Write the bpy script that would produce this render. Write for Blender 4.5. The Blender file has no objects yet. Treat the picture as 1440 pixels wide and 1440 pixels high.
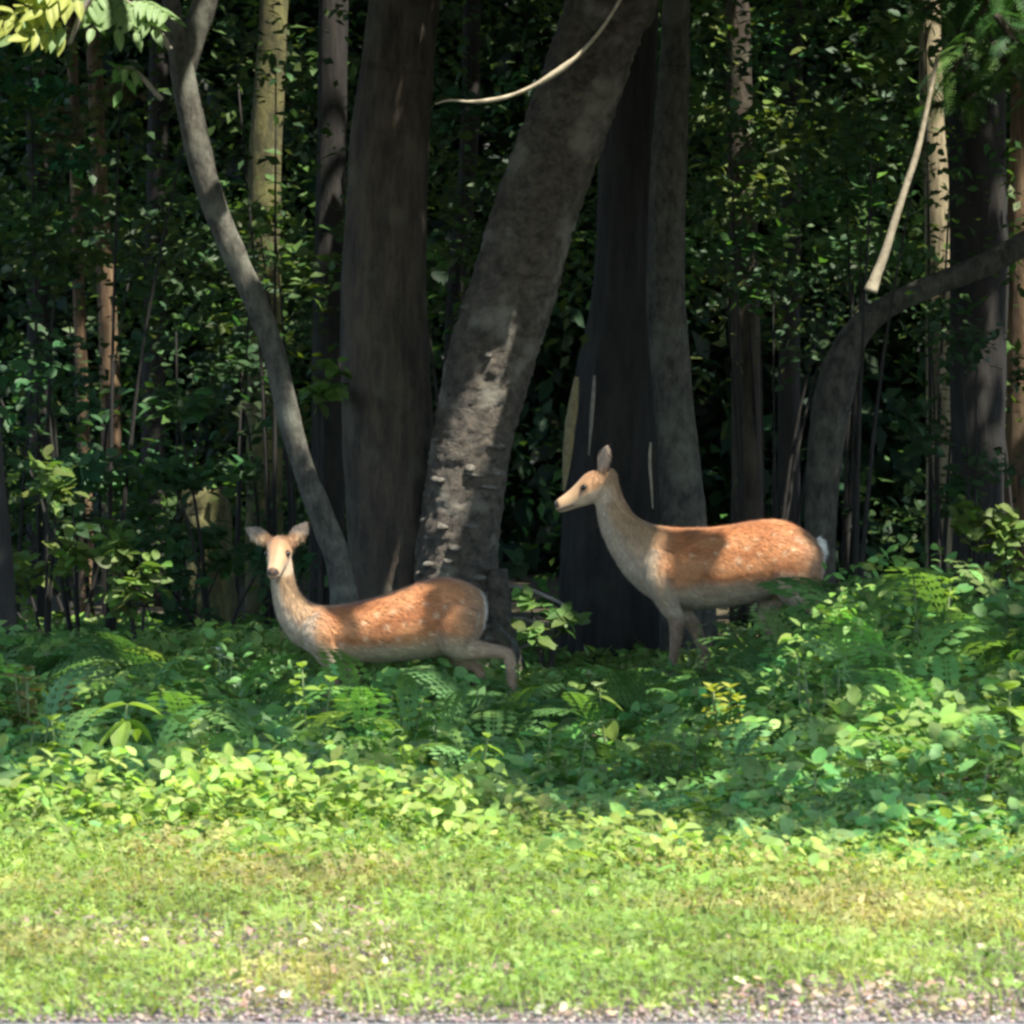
import bpy, math, random
import numpy as np
from mathutils import Vector, Matrix, noise as mnoise

random.seed(7)
rng = np.random.default_rng(11)
R = math.radians
scene = bpy.context.scene
col = scene.collection

# ------------------------------------------------------------------ camera
CAM_H, FOV, IMG = 1.6, R(11.0), 1440.0
FPX = IMG / 2 / math.tan(FOV / 2)
HORIZON = 522.0
PITCH = math.atan((IMG / 2 - HORIZON) / FPX)
cam_data = bpy.data.cameras.new('camera')
cam = bpy.data.objects.new('camera', cam_data)
col.objects.link(cam)
cam.location = (0, 0, CAM_H)
cam.rotation_euler = (R(90) - PITCH, 0, 0)
cam_data.sensor_width = 36
cam_data.angle = FOV
cam_data.clip_start = 0.1
cam_data.clip_end = 2000
cam_data.dof.use_dof = True
cam_data.dof.focus_distance = 25
cam_data.dof.aperture_fstop = 11
scene.camera = cam

# ------------------------------------------------------------------ sun, sky, exposure
SUN = Vector((0.34, -0.32, 0.885)).normalized()
world = bpy.data.worlds.new('World')
scene.world = world
world.use_nodes = True
wn = world.node_tree
bg = wn.nodes['Background']
sky = wn.nodes.new('ShaderNodeTexSky')
sky.sky_type = 'NISHITA'
sky.sun_disc = False
sky.sun_elevation = math.asin(SUN.z)
sky.sun_rotation = math.atan2(SUN.x, SUN.y)
wn.links.new(sky.outputs[0], bg.inputs[0])
bg.inputs[1].default_value = 0.15
sun_data = bpy.data.lights.new('sun', 'SUN')
sun_data.energy = 3.5
sun_data.angle = R(0.53)
sun_data.color = (1.0, 0.94, 0.82)
sun = bpy.data.objects.new('sun', sun_data)
sun.rotation_euler = SUN.to_track_quat('Z', 'Y').to_euler()
sun.location = (20, -20, 50)
col.objects.link(sun)
vs = scene.view_settings
vs.view_transform = 'Standard'
vs.look = 'None'
vs.gamma = 1.0
vs.exposure = 1.9
cy = scene.cycles
cy.use_denoising = True
try:
    cy.denoiser = 'OPENIMAGEDENOISE'
except Exception:
    pass
cy.max_bounces = 7
cy.diffuse_bounces = 4
cy.glossy_bounces = 2
cy.transmission_bounces = 4
cy.sample_clamp_indirect = 6
scene.render.filter_size = 2.1
cy.pixel_filter_type = 'BLACKMAN_HARRIS'
cy.filter_width = 2.8

s = np.array(SUN)
# ------------------------------------------------------------------ helpers
cp, sp_ = math.cos(PITCH), math.sin(PITCH)

def at(px, py, Y):
    """world point at distance Y seen at photograph pixel (px, py)"""
    dx, dy = (px - IMG / 2) / FPX, -(py - IMG / 2) / FPX
    d = Vector((dx, cp + dy * sp_, -sp_ + dy * cp))
    t = Y / d.y
    return Vector((d.x * t, Y, CAM_H + d.z * t))

def ppm(Y):
    return FPX / Y

def ground_y(Y):
    return HORIZON + FPX * CAM_H / Y

def px_of(x, Y):
    return IMG / 2 + x / Y * FPX

def ground_at(px, Y):
    return Vector(((px - IMG / 2) / FPX * Y, Y, 0))

def smooth(a, b, t):
    u = np.clip((np.asarray(t, float) - a) / (b - a), 0, 1)
    return u * u * (3 - 2 * u)

_G = np.random.default_rng(5).random((256, 256))

def vnoise(x, y, f):
    x = np.asarray(x, float) * f + 57.3
    y = np.asarray(y, float) * f + 91.7
    xi, yi = np.floor(x).astype(int), np.floor(y).astype(int)
    u, v = x - xi, y - yi
    u, v = u * u * (3 - 2 * u), v * v * (3 - 2 * v)
    g = lambda a, b: _G[a % 256, b % 256]
    return (g(xi, yi) * (1 - u) + g(xi + 1, yi) * u) * (1 - v) + (g(xi, yi + 1) * (1 - u) + g(xi + 1, yi + 1) * u) * v

def fbm(x, y, f):
    return vnoise(x, y, f) * .55 + vnoise(x, y, f * 2.1) * .3 + vnoise(x, y, f * 4.3) * .15

def make_mesh(name, V, F, C=None, smooth_shade=False):
    """V (n,3), F (m,k) with one k, or a list of such; C (n,3) linear colours"""
    V = np.ascontiguousarray(V, dtype=np.float32)
    Fs = F if isinstance(F, list) else [F]
    Fs = [np.asarray(f, dtype=np.int32) for f in Fs if len(f)]
    me = bpy.data.meshes.new(name)
    me.vertices.add(len(V))
    me.vertices.foreach_set('co', V.ravel())
    nl = sum(f.size for f in Fs)
    npoly = sum(len(f) for f in Fs)
    me.loops.add(nl)
    me.loops.foreach_set('vertex_index', np.concatenate([f.ravel() for f in Fs]))
    me.polygons.add(npoly)
    tot = np.concatenate([np.full(len(f), f.shape[1], np.int32) for f in Fs])
    start = np.concatenate([[0], np.cumsum(tot)[:-1]]).astype(np.int32)
    me.polygons.foreach_set('loop_start', start)
    try:
        me.polygons.foreach_set('loop_total', tot)
    except Exception:
        pass
    if smooth_shade:
        me.polygons.foreach_set('use_smooth', np.ones(npoly, bool))
    me.update(calc_edges=True)
    if C is not None:
        a = me.color_attributes.new('Col', 'FLOAT_COLOR', 'POINT')
        c4 = np.ones((len(V), 4), np.float32)
        c4[:, :3] = C
        a.data.foreach_set('color', c4.ravel())
    return me

def obj(name, me, mat=None, parent=None, loc=None):
    o = bpy.data.objects.new(name, me)
    col.objects.link(o)
    if mat is not None and me is not None and len(me.materials) == 0:
        me.materials.append(mat)
    if parent is not None:
        o.parent = parent
    if loc is not None:
        o.location = loc
    return o

def thing(name, loc, label, category, group=None):
    e = bpy.data.objects.new(name, None)
    e.empty_display_size = .1
    e.location = loc
    col.objects.link(e)
    return tag(e, label, category, group)

def tag(o, label, category, group=None):
    o['label'] = label
    o['category'] = category
    if group:
        o['group'] = group
    return o

def frames(n, up, spread, r=rng):
    """random rotation matrices: local Z near 'up' (n,3) with spread, Y a random heading"""
    z = up + r.normal(0, 1, (n, 3)) * np.asarray(spread).reshape(-1, 1)
    z /= np.linalg.norm(z, axis=1, keepdims=True) + 1e-9
    h = r.normal(0, 1, (n, 3))
    x = np.cross(h, z)
    x /= np.linalg.norm(x, axis=1, keepdims=True) + 1e-9
    y = np.cross(z, x)
    return np.stack([x, y, z], axis=2)

def scatter(tv, tf, P, M, S, C):
    """copies of a template: P (n,3), M (n,3,3), S (n,), C (n,3)"""
    n, k = len(P), len(tv)
    V = np.einsum('nij,kj->nki', M, tv) * np.asarray(S).reshape(-1, 1, 1) + P[:, None, :]
    F = (np.asarray(tf)[None] + (np.arange(n) * k)[:, None, None]).reshape(-1, len(tf[0]))
    CC = np.repeat(C, k, axis=0)
    return V.reshape(-1, 3), F, CC

def merge(parts):
    Vs, Fs, Cs, o = [], [], [], 0
    for V, F, C in parts:
        Vs.append(V); Fs.append(F + o); Cs.append(C); o += len(V)
    return np.concatenate(Vs), np.concatenate(Fs), np.concatenate(Cs)

def tint(n, base, var=.25, hue=.12, r=rng):
    b = np.array(base)[None] * np.exp(r.normal(0, var, (n, 1)))
    return np.clip(b * np.exp(r.normal(0, hue, (n, 3))), .004, .95)

# leaf templates (unit length along +Y, face normal +Z)
LEAF = np.array([(0, 0, 0), (-.24, .22, .05), (.24, .22, .05), (0, .3, -.01), (-.30, .5, .03), (.30, .5, .03), (0, .6, -.03),
                 (-.17, .8, -.05), (.17, .8, -.05), (0, 1, -.16)])
LEAF_F = [(0, 3, 1), (0, 2, 3), (1, 3, 4), (3, 2, 5), (3, 6, 4), (3, 5, 6), (4, 6, 7), (6, 5, 8), (7, 6, 9), (6, 8, 9)]
SLEAF = np.array([(0, 0, 0), (-.27, .42, .05), (.27, .42, .05), (0, .5, -.03), (0, 1, -.10)])
SLEAF_F = [(0, 3, 1), (0, 2, 3), (1, 3, 4), (3, 2, 4)]
DIAMOND = np.array([(0, 0, 0), (-.33, .45, .06), (.33, .5, .06), (0, 1, -.05)])
DIAMOND_F = [(0, 2, 1), (1, 2, 3)]
BLADE = np.array([(-.035, 0, 0), (.035, 0, 0), (-.028, .5, .06), (.028, .5, .06), (0, 1, .26)])
BLADE_F = [(0, 1, 3), (0, 3, 2), (2, 3, 4)]
_c = []
_cf = []
for k_ in range(3):
    a_ = k_ * 2 * math.pi / 3
    q = len(_c)
    for (u, v, w) in ((0, 0, 0), (-.36, .62, .06), (0, .92, -.02), (.36, .62, .06)):
        _c.append((u * math.cos(a_) - v * math.sin(a_), u * math.sin(a_) + v * math.cos(a_), w))
    _cf += [(q, q + 3, q + 2), (q, q + 2, q + 1)]
CLOVER = np.array(_c); CLOVER_F = _cf

# ------------------------------------------------------------------ materials
def new_mat(name):
    m = bpy.data.materials.new(name)
    m.use_nodes = True
    nt = m.node_tree
    return m, nt, nt.nodes['Principled BSDF'], nt.nodes['Material Output']

def leaf_mat(name, trans=.42, rough=.52, spec=.32, tcol=(1.15, 1.25, .55)):
    m, nt, b, out = new_mat(name)
    at_ = nt.nodes.new('ShaderNodeVertexColor'); at_.layer_name = 'Col'
    tc = nt.nodes.new('ShaderNodeTexCoord')
    no = nt.nodes.new('ShaderNodeTexNoise'); no.inputs['Scale'].default_value = 55; no.inputs['Detail'].default_value = 2
    nt.links.new(tc.outputs['Object'], no.inputs['Vector'])
    mr = nt.nodes.new('ShaderNodeMapRange'); mr.inputs[3].default_value = .72; mr.inputs[4].default_value = 1.3
    nt.links.new(no.outputs[0], mr.inputs[0])
    mx = nt.nodes.new('ShaderNodeVectorMath'); mx.operation = 'SCALE'
    nt.links.new(at_.outputs[0], mx.inputs[0]); nt.links.new(mr.outputs[0], mx.inputs['Scale'])
    nt.links.new(mx.outputs[0], b.inputs['Base Color'])
    b.inputs['Roughness'].default_value = rough
    b.inputs['Specular IOR Level'].default_value = spec
    tr = nt.nodes.new('ShaderNodeBsdfTranslucent')
    tm = nt.nodes.new('ShaderNodeVectorMath'); tm.operation = 'MULTIPLY'
    tm.inputs[1].default_value = tcol
    nt.links.new(mx.outputs[0], tm.inputs[0]); nt.links.new(tm.outputs[0], tr.inputs[0])
    ms = nt.nodes.new('ShaderNodeMixShader'); ms.inputs[0].default_value = trans
    nt.links.new(b.outputs[0], ms.inputs[1]); nt.links.new(tr.outputs[0], ms.inputs[2])
    nt.links.new(ms.outputs[0], out.inputs[0])
    return m

def bark_mat(name, c1, c2, c3, scale=14, stretch=.25, bump=.6, lichen=.5, gloss=.85):
    m, nt, b, out = new_mat(name)
    tc = nt.nodes.new('ShaderNodeTexCoord')
    mp = nt.nodes.new('ShaderNodeMapping'); mp.inputs['Scale'].default_value = (1, 1, stretch)
    nt.links.new(tc.outputs['Object'], mp.inputs[0])
    n1 = nt.nodes.new('ShaderNodeTexNoise'); n1.inputs['Scale'].default_value = scale; n1.inputs['Detail'].default_value = 7
    n1.inputs['Roughness'].default_value = .74
    n2 = nt.nodes.new('ShaderNodeTexNoise'); n2.inputs['Scale'].default_value = 4.5; n2.inputs['Detail'].default_value = 5
    nt.links.new(mp.outputs[0], n1.inputs['Vector']); nt.links.new(tc.outputs['Object'], n2.inputs['Vector'])
    r1 = nt.nodes.new('ShaderNodeValToRGB')
    r1.color_ramp.elements[0].position = .38; r1.color_ramp.elements[0].color = (*c1, 1)
    r1.color_ramp.elements[1].position = .62; r1.color_ramp.elements[1].color = (*c2, 1)
    nt.links.new(n1.outputs[0], r1.inputs[0])
    r2 = nt.nodes.new('ShaderNodeValToRGB')
    r2.color_ramp.elements[0].position = .54; r2.color_ramp.elements[0].color = (0, 0, 0, 1)
    r2.color_ramp.elements[1].position = .66; r2.color_ramp.elements[1].color = (lichen, lichen, lichen, 1)
    nt.links.new(n2.outputs[0], r2.inputs[0])
    mx = nt.nodes.new('ShaderNodeMixRGB'); mx.inputs[2].default_value = (*c3, 1)
    nt.links.new(r2.outputs[0], mx.inputs[0]); nt.links.new(r1.outputs[0], mx.inputs[1])
    nt.links.new(mx.outputs[0], b.inputs['Base Color'])
    b.inputs['Roughness'].default_value = gloss
    bp = nt.nodes.new('ShaderNodeBump'); bp.inputs['Strength'].default_value = bump; bp.inputs['Distance'].default_value = .03
    nt.links.new(n1.outputs[0], bp.inputs['Height']); nt.links.new(bp.outputs[0], b.inputs['Normal'])
    return m

def noise_mat(name, stops, scale, rough=.9, bump=.4, detail=8, dist=.02):
    m, nt, b, out = new_mat(name)
    tc = nt.nodes.new('ShaderNodeTexCoord')
    n1 = nt.nodes.new('ShaderNodeTexNoise'); n1.inputs['Scale'].default_value = scale; n1.inputs['Detail'].default_value = detail
    n1.inputs['Roughness'].default_value = .7
    nt.links.new(tc.outputs['Object'], n1.inputs['Vector'])
    r1 = nt.nodes.new('ShaderNodeValToRGB')
    el = r1.color_ramp.elements
    while len(el) < len(stops): el.new(.5)
    for e, (p, c) in zip(el, stops): e.position = p; e.color = (*c, 1)
    nt.links.new(n1.outputs[0], r1.inputs[0]); nt.links.new(r1.outputs[0], b.inputs['Base Color'])
    b.inputs['Roughness'].default_value = rough
    bp = nt.nodes.new('ShaderNodeBump'); bp.inputs['Strength'].default_value = bump; bp.inputs['Distance'].default_value = dist
    nt.links.new(n1.outputs[0], bp.inputs['Height']); nt.links.new(bp.outputs[0], b.inputs['Normal'])
    return m

def plain_mat(name, c, rough=.6, spec=.5):
    m, nt, b, out = new_mat(name)
    b.inputs['Base Color'].default_value = (*c, 1)
    b.inputs['Roughness'].default_value = rough
    b.inputs['Specular IOR Level'].default_value = spec
    return m

M_leaf = leaf_mat('leaf')
M_lawn = leaf_mat('lawn_leaf', trans=.5, rough=.55, spec=.25)
M_canopy = leaf_mat('canopy_leaf', trans=.22, rough=.5)
M_twig_leaf = leaf_mat('dull_leaf', trans=.25, rough=.5, spec=.3)
M_soil = noise_mat('soil', [(.3, (.035, .028, .018)), (.5, (.075, .06, .035)), (.72, (.10, .11, .04))], 9, bump=.8)
M_humus = noise_mat('humus', [(.3, (.012, .010, .007)), (.7, (.04, .035, .02))], 6, bump=.6)
M_asphalt = noise_mat('asphalt', [(.3, (.09, .09, .092)), (.7, (.22, .215, .21))], 60, bump=.5)
M_bark_grey = bark_mat('grey_bark', (.03, .028, .022), (.12, .115, .09), (.20, .21, .165), 22, .5, .9, .6)
M_bark_shaded = bark_mat('shaded_grey_bark', (.022, .020, .016), (.095, .09, .068), (.15, .155, .115), 22, .5, .9, .55)  # grey bark with the wood's shade put into its colour
M_bark_brown = bark_mat('brown_bark', (.018, .013, .009), (.075, .057, .038), (.10, .095, .065), 14, .22, 1.0, .5)
M_bark_scaly = bark_mat('scaly_bark', (.030, .024, .018), (.135, .108, .078), (.27, .25, .20), 17, 1.2, 1.2, .75, .5)
M_bark_dark = bark_mat('dark_bark', (.007, .006, .005), (.028, .024, .020), (.035, .04, .028), 14, .15, .9, .3)
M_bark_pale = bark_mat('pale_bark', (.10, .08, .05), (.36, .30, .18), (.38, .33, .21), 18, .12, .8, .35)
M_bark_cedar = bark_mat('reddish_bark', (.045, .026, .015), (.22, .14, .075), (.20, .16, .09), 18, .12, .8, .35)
M_wood_pale = noise_mat('pale_wood', [(.3, (.22, .18, .12)), (.7, (.50, .44, .32))], 25, .7, .3)
M_wood_warm = noise_mat('warm_split_wood', [(.3, (.16, .125, .06)), (.7, (.34, .28, .15))], 25, .8, .4)
M_wood_dull = noise_mat('weathered_wood', [(.3, (.16, .14, .11)), (.7, (.34, .31, .26))], 25, .8, .3)
M_eye = plain_mat('eye', (.006, .004, .003), .12, .7)
M_hoof = plain_mat('hoof', (.02, .017, .014), .5)

# ------------------------------------------------------------------ tubes (trunks, branches, stems)
def spline(pts, n):
    """Catmull-Rom through (x,y,z,r) rows"""
    P = np.array(pts, float)
    P = np.vstack([2 * P[0] - P[1], P, 2 * P[-1] - P[-2]])
    m = len(P) - 3
    out = []
    for t in np.linspace(0, m - 1e-6, n):
        i = int(t); u = t - i
        a, b, c, d = P[i:i + 4]
        out.append(.5 * ((2 * b) + (-a + c) * u + (2 * a - 5 * b + 4 * c - d) * u * u + (-a + 3 * b - 3 * c + d) * u ** 3))
    return np.array(out)

def tube(pts, n=24, seg=12, rough=0., freq=6., stretch=.35, seed=0., flat=None):
    S = spline(pts, n)
    C, r = S[:, :3], np.abs(S[:, 3])
    T = np.gradient(C, axis=0)
    T /= np.linalg.norm(T, axis=1, keepdims=True)
    a = np.cross(T, (0, 1, 0.01)); bad = np.linalg.norm(a, axis=1) < .2
    a[bad] = np.cross(T[bad], (0, 0, 1))
    a /= np.linalg.norm(a, axis=1, keepdims=True)
    b = np.cross(T, a)
    th = np.linspace(0, 2 * math.pi, seg, endpoint=False)
    V = C[:, None] + r[:, None, None] * (np.cos(th)[None, :, None] * a[:, None] + np.sin(th)[None, :, None] * b[:, None])
    if rough:
        for i in range(n):
            for j in range(seg):
                v = V[i, j]
                q = Vector((v[0] * freq + seed, v[1] * freq, v[2] * freq * stretch))
                d = mnoise.noise(q) * .6 + mnoise.noise(q * 2.3) * .4
                V[i, j] = C[i] + (v - C[i]) * (1 + rough * d)
    V = V.reshape(-1, 3)
    F = []
    for i in range(n - 1):
        for j in range(seg):
            j2 = (j + 1) % seg
            F.append((i * seg + j, i * seg + j2, (i + 1) * seg + j2, (i + 1) * seg + j))
    V = np.vstack([V, C[0], C[-1]])
    k = n * seg
    T1 = [(k, (j + 1) % seg, j) for j in range(seg)] + [(k + 1, (n - 1) * seg + j, (n - 1) * seg + (j + 1) % seg) for j in range(seg)]
    return V, F, T1

def tube_obj(name, pts, mat, parent=None, **kw):
    V, F, T1 = tube(pts, **kw)
    o = parent
    if o is not None:
        V = V - np.array(o.matrix_basis.translation)
    me = make_mesh(name, V, [np.array(F), np.array(T1)], smooth_shade=True)
    return obj(name, me, mat, parent)

def px_path(rows, Y):
    """rows of (px, py, width_px[, dY]) to tube points at distance Y"""
    out = []
    for q in rows:
        y = Y + (q[3] if len(q) > 3 else 0)
        p = at(q[0], q[1], y)
        out.append((p.x, p.y, p.z, q[2] / 2 / ppm(y)))
    return out

# ------------------------------------------------------------------ ground
def sheet(name, x0, x1, y0, y1, nx, ny, zf, mat):
    X, Yg = np.meshgrid(np.linspace(x0, x1, nx), np.linspace(y0, y1, ny))
    Z = zf(X, Yg)
    V = np.stack([X.ravel(), Yg.ravel(), Z.ravel()], 1)
    i = np.arange(nx * ny).reshape(ny, nx)
    F = np.stack([i[:-1, :-1].ravel(), i[:-1, 1:].ravel(), i[1:, 1:].ravel(), i[1:, :-1].ravel()], 1)
    o = obj(name, make_mesh(name, V, F, smooth_shade=True), mat)
    o['kind'] = 'structure'
    return o

sheet('ground', -600, 600, -600, 600, 2, 2, lambda x, y: 0 * x - .012, M_soil)
sheet('lawn_soil', -9, 9, 13.05, 50, 90, 160, lambda x, y: .02 * (fbm(x, y, .8) - .5), M_soil)
sheet('road', -200, 200, 6.0, 13.01, 2, 2, lambda x, y: 0 * x + .004, M_asphalt)

# rising wooded bank that closes the view far behind the trees
sheet('hillside', -60, 60, 52, 100, 60, 30, lambda x, y: -.3 + (y - 52) * .35 + 1.5 * fbm(x, y, .15), M_humus)

# ------------------------------------------------------------------ lit spots: gaps the canopy leaves open (photo pixel, distance, radius in metres)
GAPS = []
def gap(px, py, Y, r):
    GAPS.append((*at(px, py, Y), r))
# deer with its head turned to the camera
for x_ in range(440, 486, 14):
    for y_ in (860, 890, 915): gap(x_, y_, 22.45, .025)
for x_ in range(522, 622, 14):
    for y_ in (832, 860, 890, 918):
        if y_ > 830 + (600 - x_) * .15: gap(x_, y_, 22.45, .035)
gap(396, 764, 22.5, .02); gap(405, 784, 22.42, .02); gap(424, 860, 22.5, .02); gap(418, 885, 22.45, .025)
# deer in profile
for x_ in range(950, 1012, 10): gap(x_, 741, 25.0, .02)
for x_ in range(1055, 1108, 10): gap(x_, 734, 25.0, .03)
for x_ in range(1066, 1100, 10):
    for y_ in (750, 768, 790): gap(x_, y_, 24.85, .02)
for x_ in (1034, 1044, 1054):
    for y_ in (772, 790, 800): gap(x_, y_, 24.84, .02)
gap(1118, 776, 24.85, .03); gap(1130, 765, 24.85, .02); gap(1075, 822, 24.85, .03)
for x_, y_ in ((790, 692), (805, 688), (815, 670), (800, 702), (825, 660)): gap(x_, y_, 24.95, .035)
gap(918, 806, 24.85, .02)

# trunks and twigs that catch the sun
for y_ in range(405, 535, 14): gap(152, y_, 33.34, .07)
for y_ in range(492, 560, 14): gap(114, y_, 34.36, .04)
for y_ in range(205, 290, 14): gap(376, y_, 33.3, .07)
for x_ in (265, 290): 
    for y_ in (695, 715, 735): gap(x_, y_, 29.86, .06)
for y_ in list(range(170, 290, 14)) + list(range(320, 372, 12)): gap(1318, y_, 31.32, .06)
for k_ in range(10): gap(1292 - 6.7 * k_, 200 + 21 * k_, 26.58, .03 + .004 * k_)
for x_, y_ in ((790, 88), (772, 108), (745, 124), (715, 134), (690, 140)): gap(x_, y_, 24.7, .03)
for y_ in (628, 650, 672): gap(914, y_, 27.98, .02)
for x_, y_ in ((1405, 395), (1425, 380), (1430, 410), (1436, 290), (1436, 330)): gap(x_, y_, 31.5, .06)
for x_, y_ in ((640, 690), (625, 745), (610, 780), (655, 640), (680, 570), (630, 660)): gap(x_, y_, 26.72, .02)
for y_ in (130, 170, 210, 240): gap(265 + (y_ - 130) * .22, y_, 26.34, .03)
# leaves that catch the sun
for x_, y_, Y_, r_ in ((30, 15, 25, .16), (65, 45, 25, .14), (15, 45, 25, .12), (165, 35, 25.5, .12), (205, 35, 25.5, .12),
                       (165, 110, 28, .08), (405, 95, 30, .06), (130, 310, 31, .10), (95, 315, 31, .06), (420, 360, 29, .1), (450, 570, 26.4, .1),
                       (75, 620, 28.5, .09), (140, 620, 28.5, .1), (200, 580, 28.5, .08), (320, 635, 28.5, .09), (150, 580, 28.5, .08),
                       (60, 735, 27.5, .15), (195, 760, 27, .12), (60, 845, 26, .06), (1010, 110, 33, .1), (1075, 120, 33, .12), (1010, 175, 33, .1),
                       (1190, 90, 32, .12), (1165, 75, 32, .08), (1215, 140, 30, .07), (1220, 290, 30, .11), (1225, 320, 30, .08), (1140, 355, 30, .07),
                       (1400, 45, 28.5, .25), (1420, 110, 28.5, .2), (1370, 90, 28.5, .16), (1430, 540, 29.5, .12), (1430, 740, 28, .15), (1345, 800, 27.5, .06),
                       (1180, 60, 33, .08), (1090, 180, 33, .1), (1075, 230, 33, .1), (765, 855, 26.5, .1), (765, 905, 26.3, .06)):
    gap(x_, y_, Y_, r_)
for x_, y_, Y_, r_ in ((460, 1000, 20.8, .14), (470, 1035, 20.6, .12), (184, 1040, 19.85, .24), (555, 1080, 19.8, .13), (665, 1075, 19.5, .16),
                       (830, 965, 22, .1), (850, 985, 22, .08), (775, 990, 21.8, .08), (1010, 1030, 21.3, .14), (1000, 1005, 21.3, .08), (1310, 900, 22.5, .13), (1285, 895, 22.5, .07),
                       (1430, 1085, 19.5, .12), (970, 880, 23.5, .06), (845, 935, 23.2, .03), (320, 930, 22, .06), (110, 935, 22.3, .09),
                       (215, 905, 22.8, .06), (1100, 1010, 21.5, .06), (1180, 940, 22.5, .05), (1260, 1110, 19.3, .06), (1370, 1010, 21, .06),
                       (620, 985, 21.5, .05), (930, 1130, 19.2, .08), (1220, 1150, 18.9, .09), (1090, 1075, 20, .06), (700, 975, 22, .06), (1160, 1165, 18.5, .12)):
    gap(x_, y_, Y_, r_)
rg = random.Random(31)
for k_ in range(84):
    zone = rg.choice(((990, 1240, -20, 340), (0, 260, 60, 820), (330, 480, 0, 480), (1240, 1440, 0, 300), (1390, 1440, 450, 800)))
    gap(rg.uniform(zone[0], zone[1]), rg.uniform(zone[2], zone[3]), rg.uniform(29, 35), rg.uniform(.09, .22))
GAPS = np.array(GAPS)

def in_gaps(P, size, start=0.):
    hit = np.zeros(len(P), bool)
    jit = np.random.default_rng(len(P)).uniform(.85, 1.3, len(P))
    for g in GAPS:
        d = P - g[:3]
        t = d @ s
        hit |= (np.linalg.norm(d - t[:, None] * s, axis=1) < (g[3] + size * .42) * jit) & (t > start)
    return hit

def shade_edge(x):
    """distance at which the wood's shade begins on the ground, the sunlit lawn lying in front of it"""
    e = np.interp(x, [-4, -1.1, -.3, .7, 3.5, 6], [19.1, 18.9, 18.3, 17.35, 17.0, 16.9])
    return e + .8 * (vnoise(x, x * 0 + 3.1, 1.6) - .5) + .5 * (vnoise(x, x * 0 + 7.7, 4.5) - .5)

# ------------------------------------------------------------------ trees
TREES = []     # (root empty, crown centre x, y)

def tree(name, label, Y, rows, mat, group=None, n=60, seg=22, rough=.10, freq=7., stretch=.3, top=9.5, category='tree', crown_at=None, trunk_label=None):
    """trunk through photo rows, carried straight on above the frame to height 'top' and down to the ground"""
    path = px_path(rows, Y)
    path = sorted(path, key=lambda q: q[2])
    x0, y0, z0, r0 = path[0]
    base = (x0, y0, -.08, r0 * 1.25)
    if z0 > .15: path = [base] + path
    a, b = np.array(path[-2]), np.array(path[-1])
    d = (b - a)[:3]; d = d / np.linalg.norm(d)
    k = (top - b[2]) / max(d[2], .5)
    lean = Vector(b[:3]) + Vector(d) * k
    path.append((b[0] + d[0] * k * .5, b[1] + .2, b[2] + (top - b[2]) * .5, b[3] * .8))
    path.append((b[0] + d[0] * k * .8, b[1] + .3, top, b[3] * .4))
    root = thing(name, (path[0][0], path[0][1], 0), label, category, group)
    root['_top'] = 0
    del root['_top']
    t = tube_obj('trunk', path, mat, root, n=n, seg=seg, rough=rough, freq=freq, stretch=stretch, seed=random.uniform(0, 90))
    if trunk_label: t['label'] = trunk_label
    limbs(root, path, mat)
    TREES.append((root, path[-1][0], path[-1][1]))
    return root, path

def limbs(root, path, mat, count=5):
    S = spline(path, 40)
    r_ = random.Random(int(abs(path[0][0]) * 1000))
    hi = [s for s in S if s[2] > 5.2]
    for i in range(count if hi else 0):
        s = hi[int((i + .5) / count * len(hi) * .8)]
        a = r_.uniform(0, 6.28); L = r_.uniform(1.4, 2.6)
        e = (s[0] + math.cos(a) * L, s[1] + math.sin(a) * L, s[2] + L * r_.uniform(.4, .9))
        m = (s[0] + math.cos(a) * L * .5, s[1] + math.sin(a) * L * .5, s[2] + L * .2)
        tube_obj('limb', [(s[0], s[1], s[2], s[3] * .5), (*m, s[3] * .35), (*e, .02)], mat, root, n=10, seg=7)

# slender leaning tree at the left
slender, slender_path = tree('slender_tree', 'slender grey tree bowing leftward, its foot behind the left deer', 26.4,
    [(236, -30, 24), (250, 60, 30), (262, 130, 36), (276, 200, 38), (298, 280, 36), (330, 360, 34), (360, 425, 33), (386, 500, 32), (404, 580, 33), (424, 650, 32), (452, 725, 34), (478, 800, 38), (490, 900, 44), (494, 985, 56)],
    M_bark_grey, n=110, seg=16, rough=.16, freq=9, stretch=.6, top=7.5)
# second fork of the slender tree at the top
tube_obj('branch', px_path([(258, 110, 26), (272, 55, 34), (286, 10, 36), (300, -60, 34)], 26.45), M_bark_grey, slender, n=20, seg=12, rough=.15, freq=9)

pb = at(499, 885, 22.43) + SUN * 3.35  # unseen branch end added towards the sun to cast the left deer's dark band
tube_obj('branch', [(slender_path[-2][0], slender_path[-2][1], slender_path[-2][2], .05), (-.9, 24.4, 5.6, .045), (pb.x - .25, pb.y + .6, 4.6, .04), (pb.x, pb.y + .05, 3.95, .034), (pb.x + .01, pb.y, pb.z + .25, .03), (pb.x - .005, pb.y, pb.z - .12, .022)], M_bark_grey, slender, n=40, seg=9, rough=.1)

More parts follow.
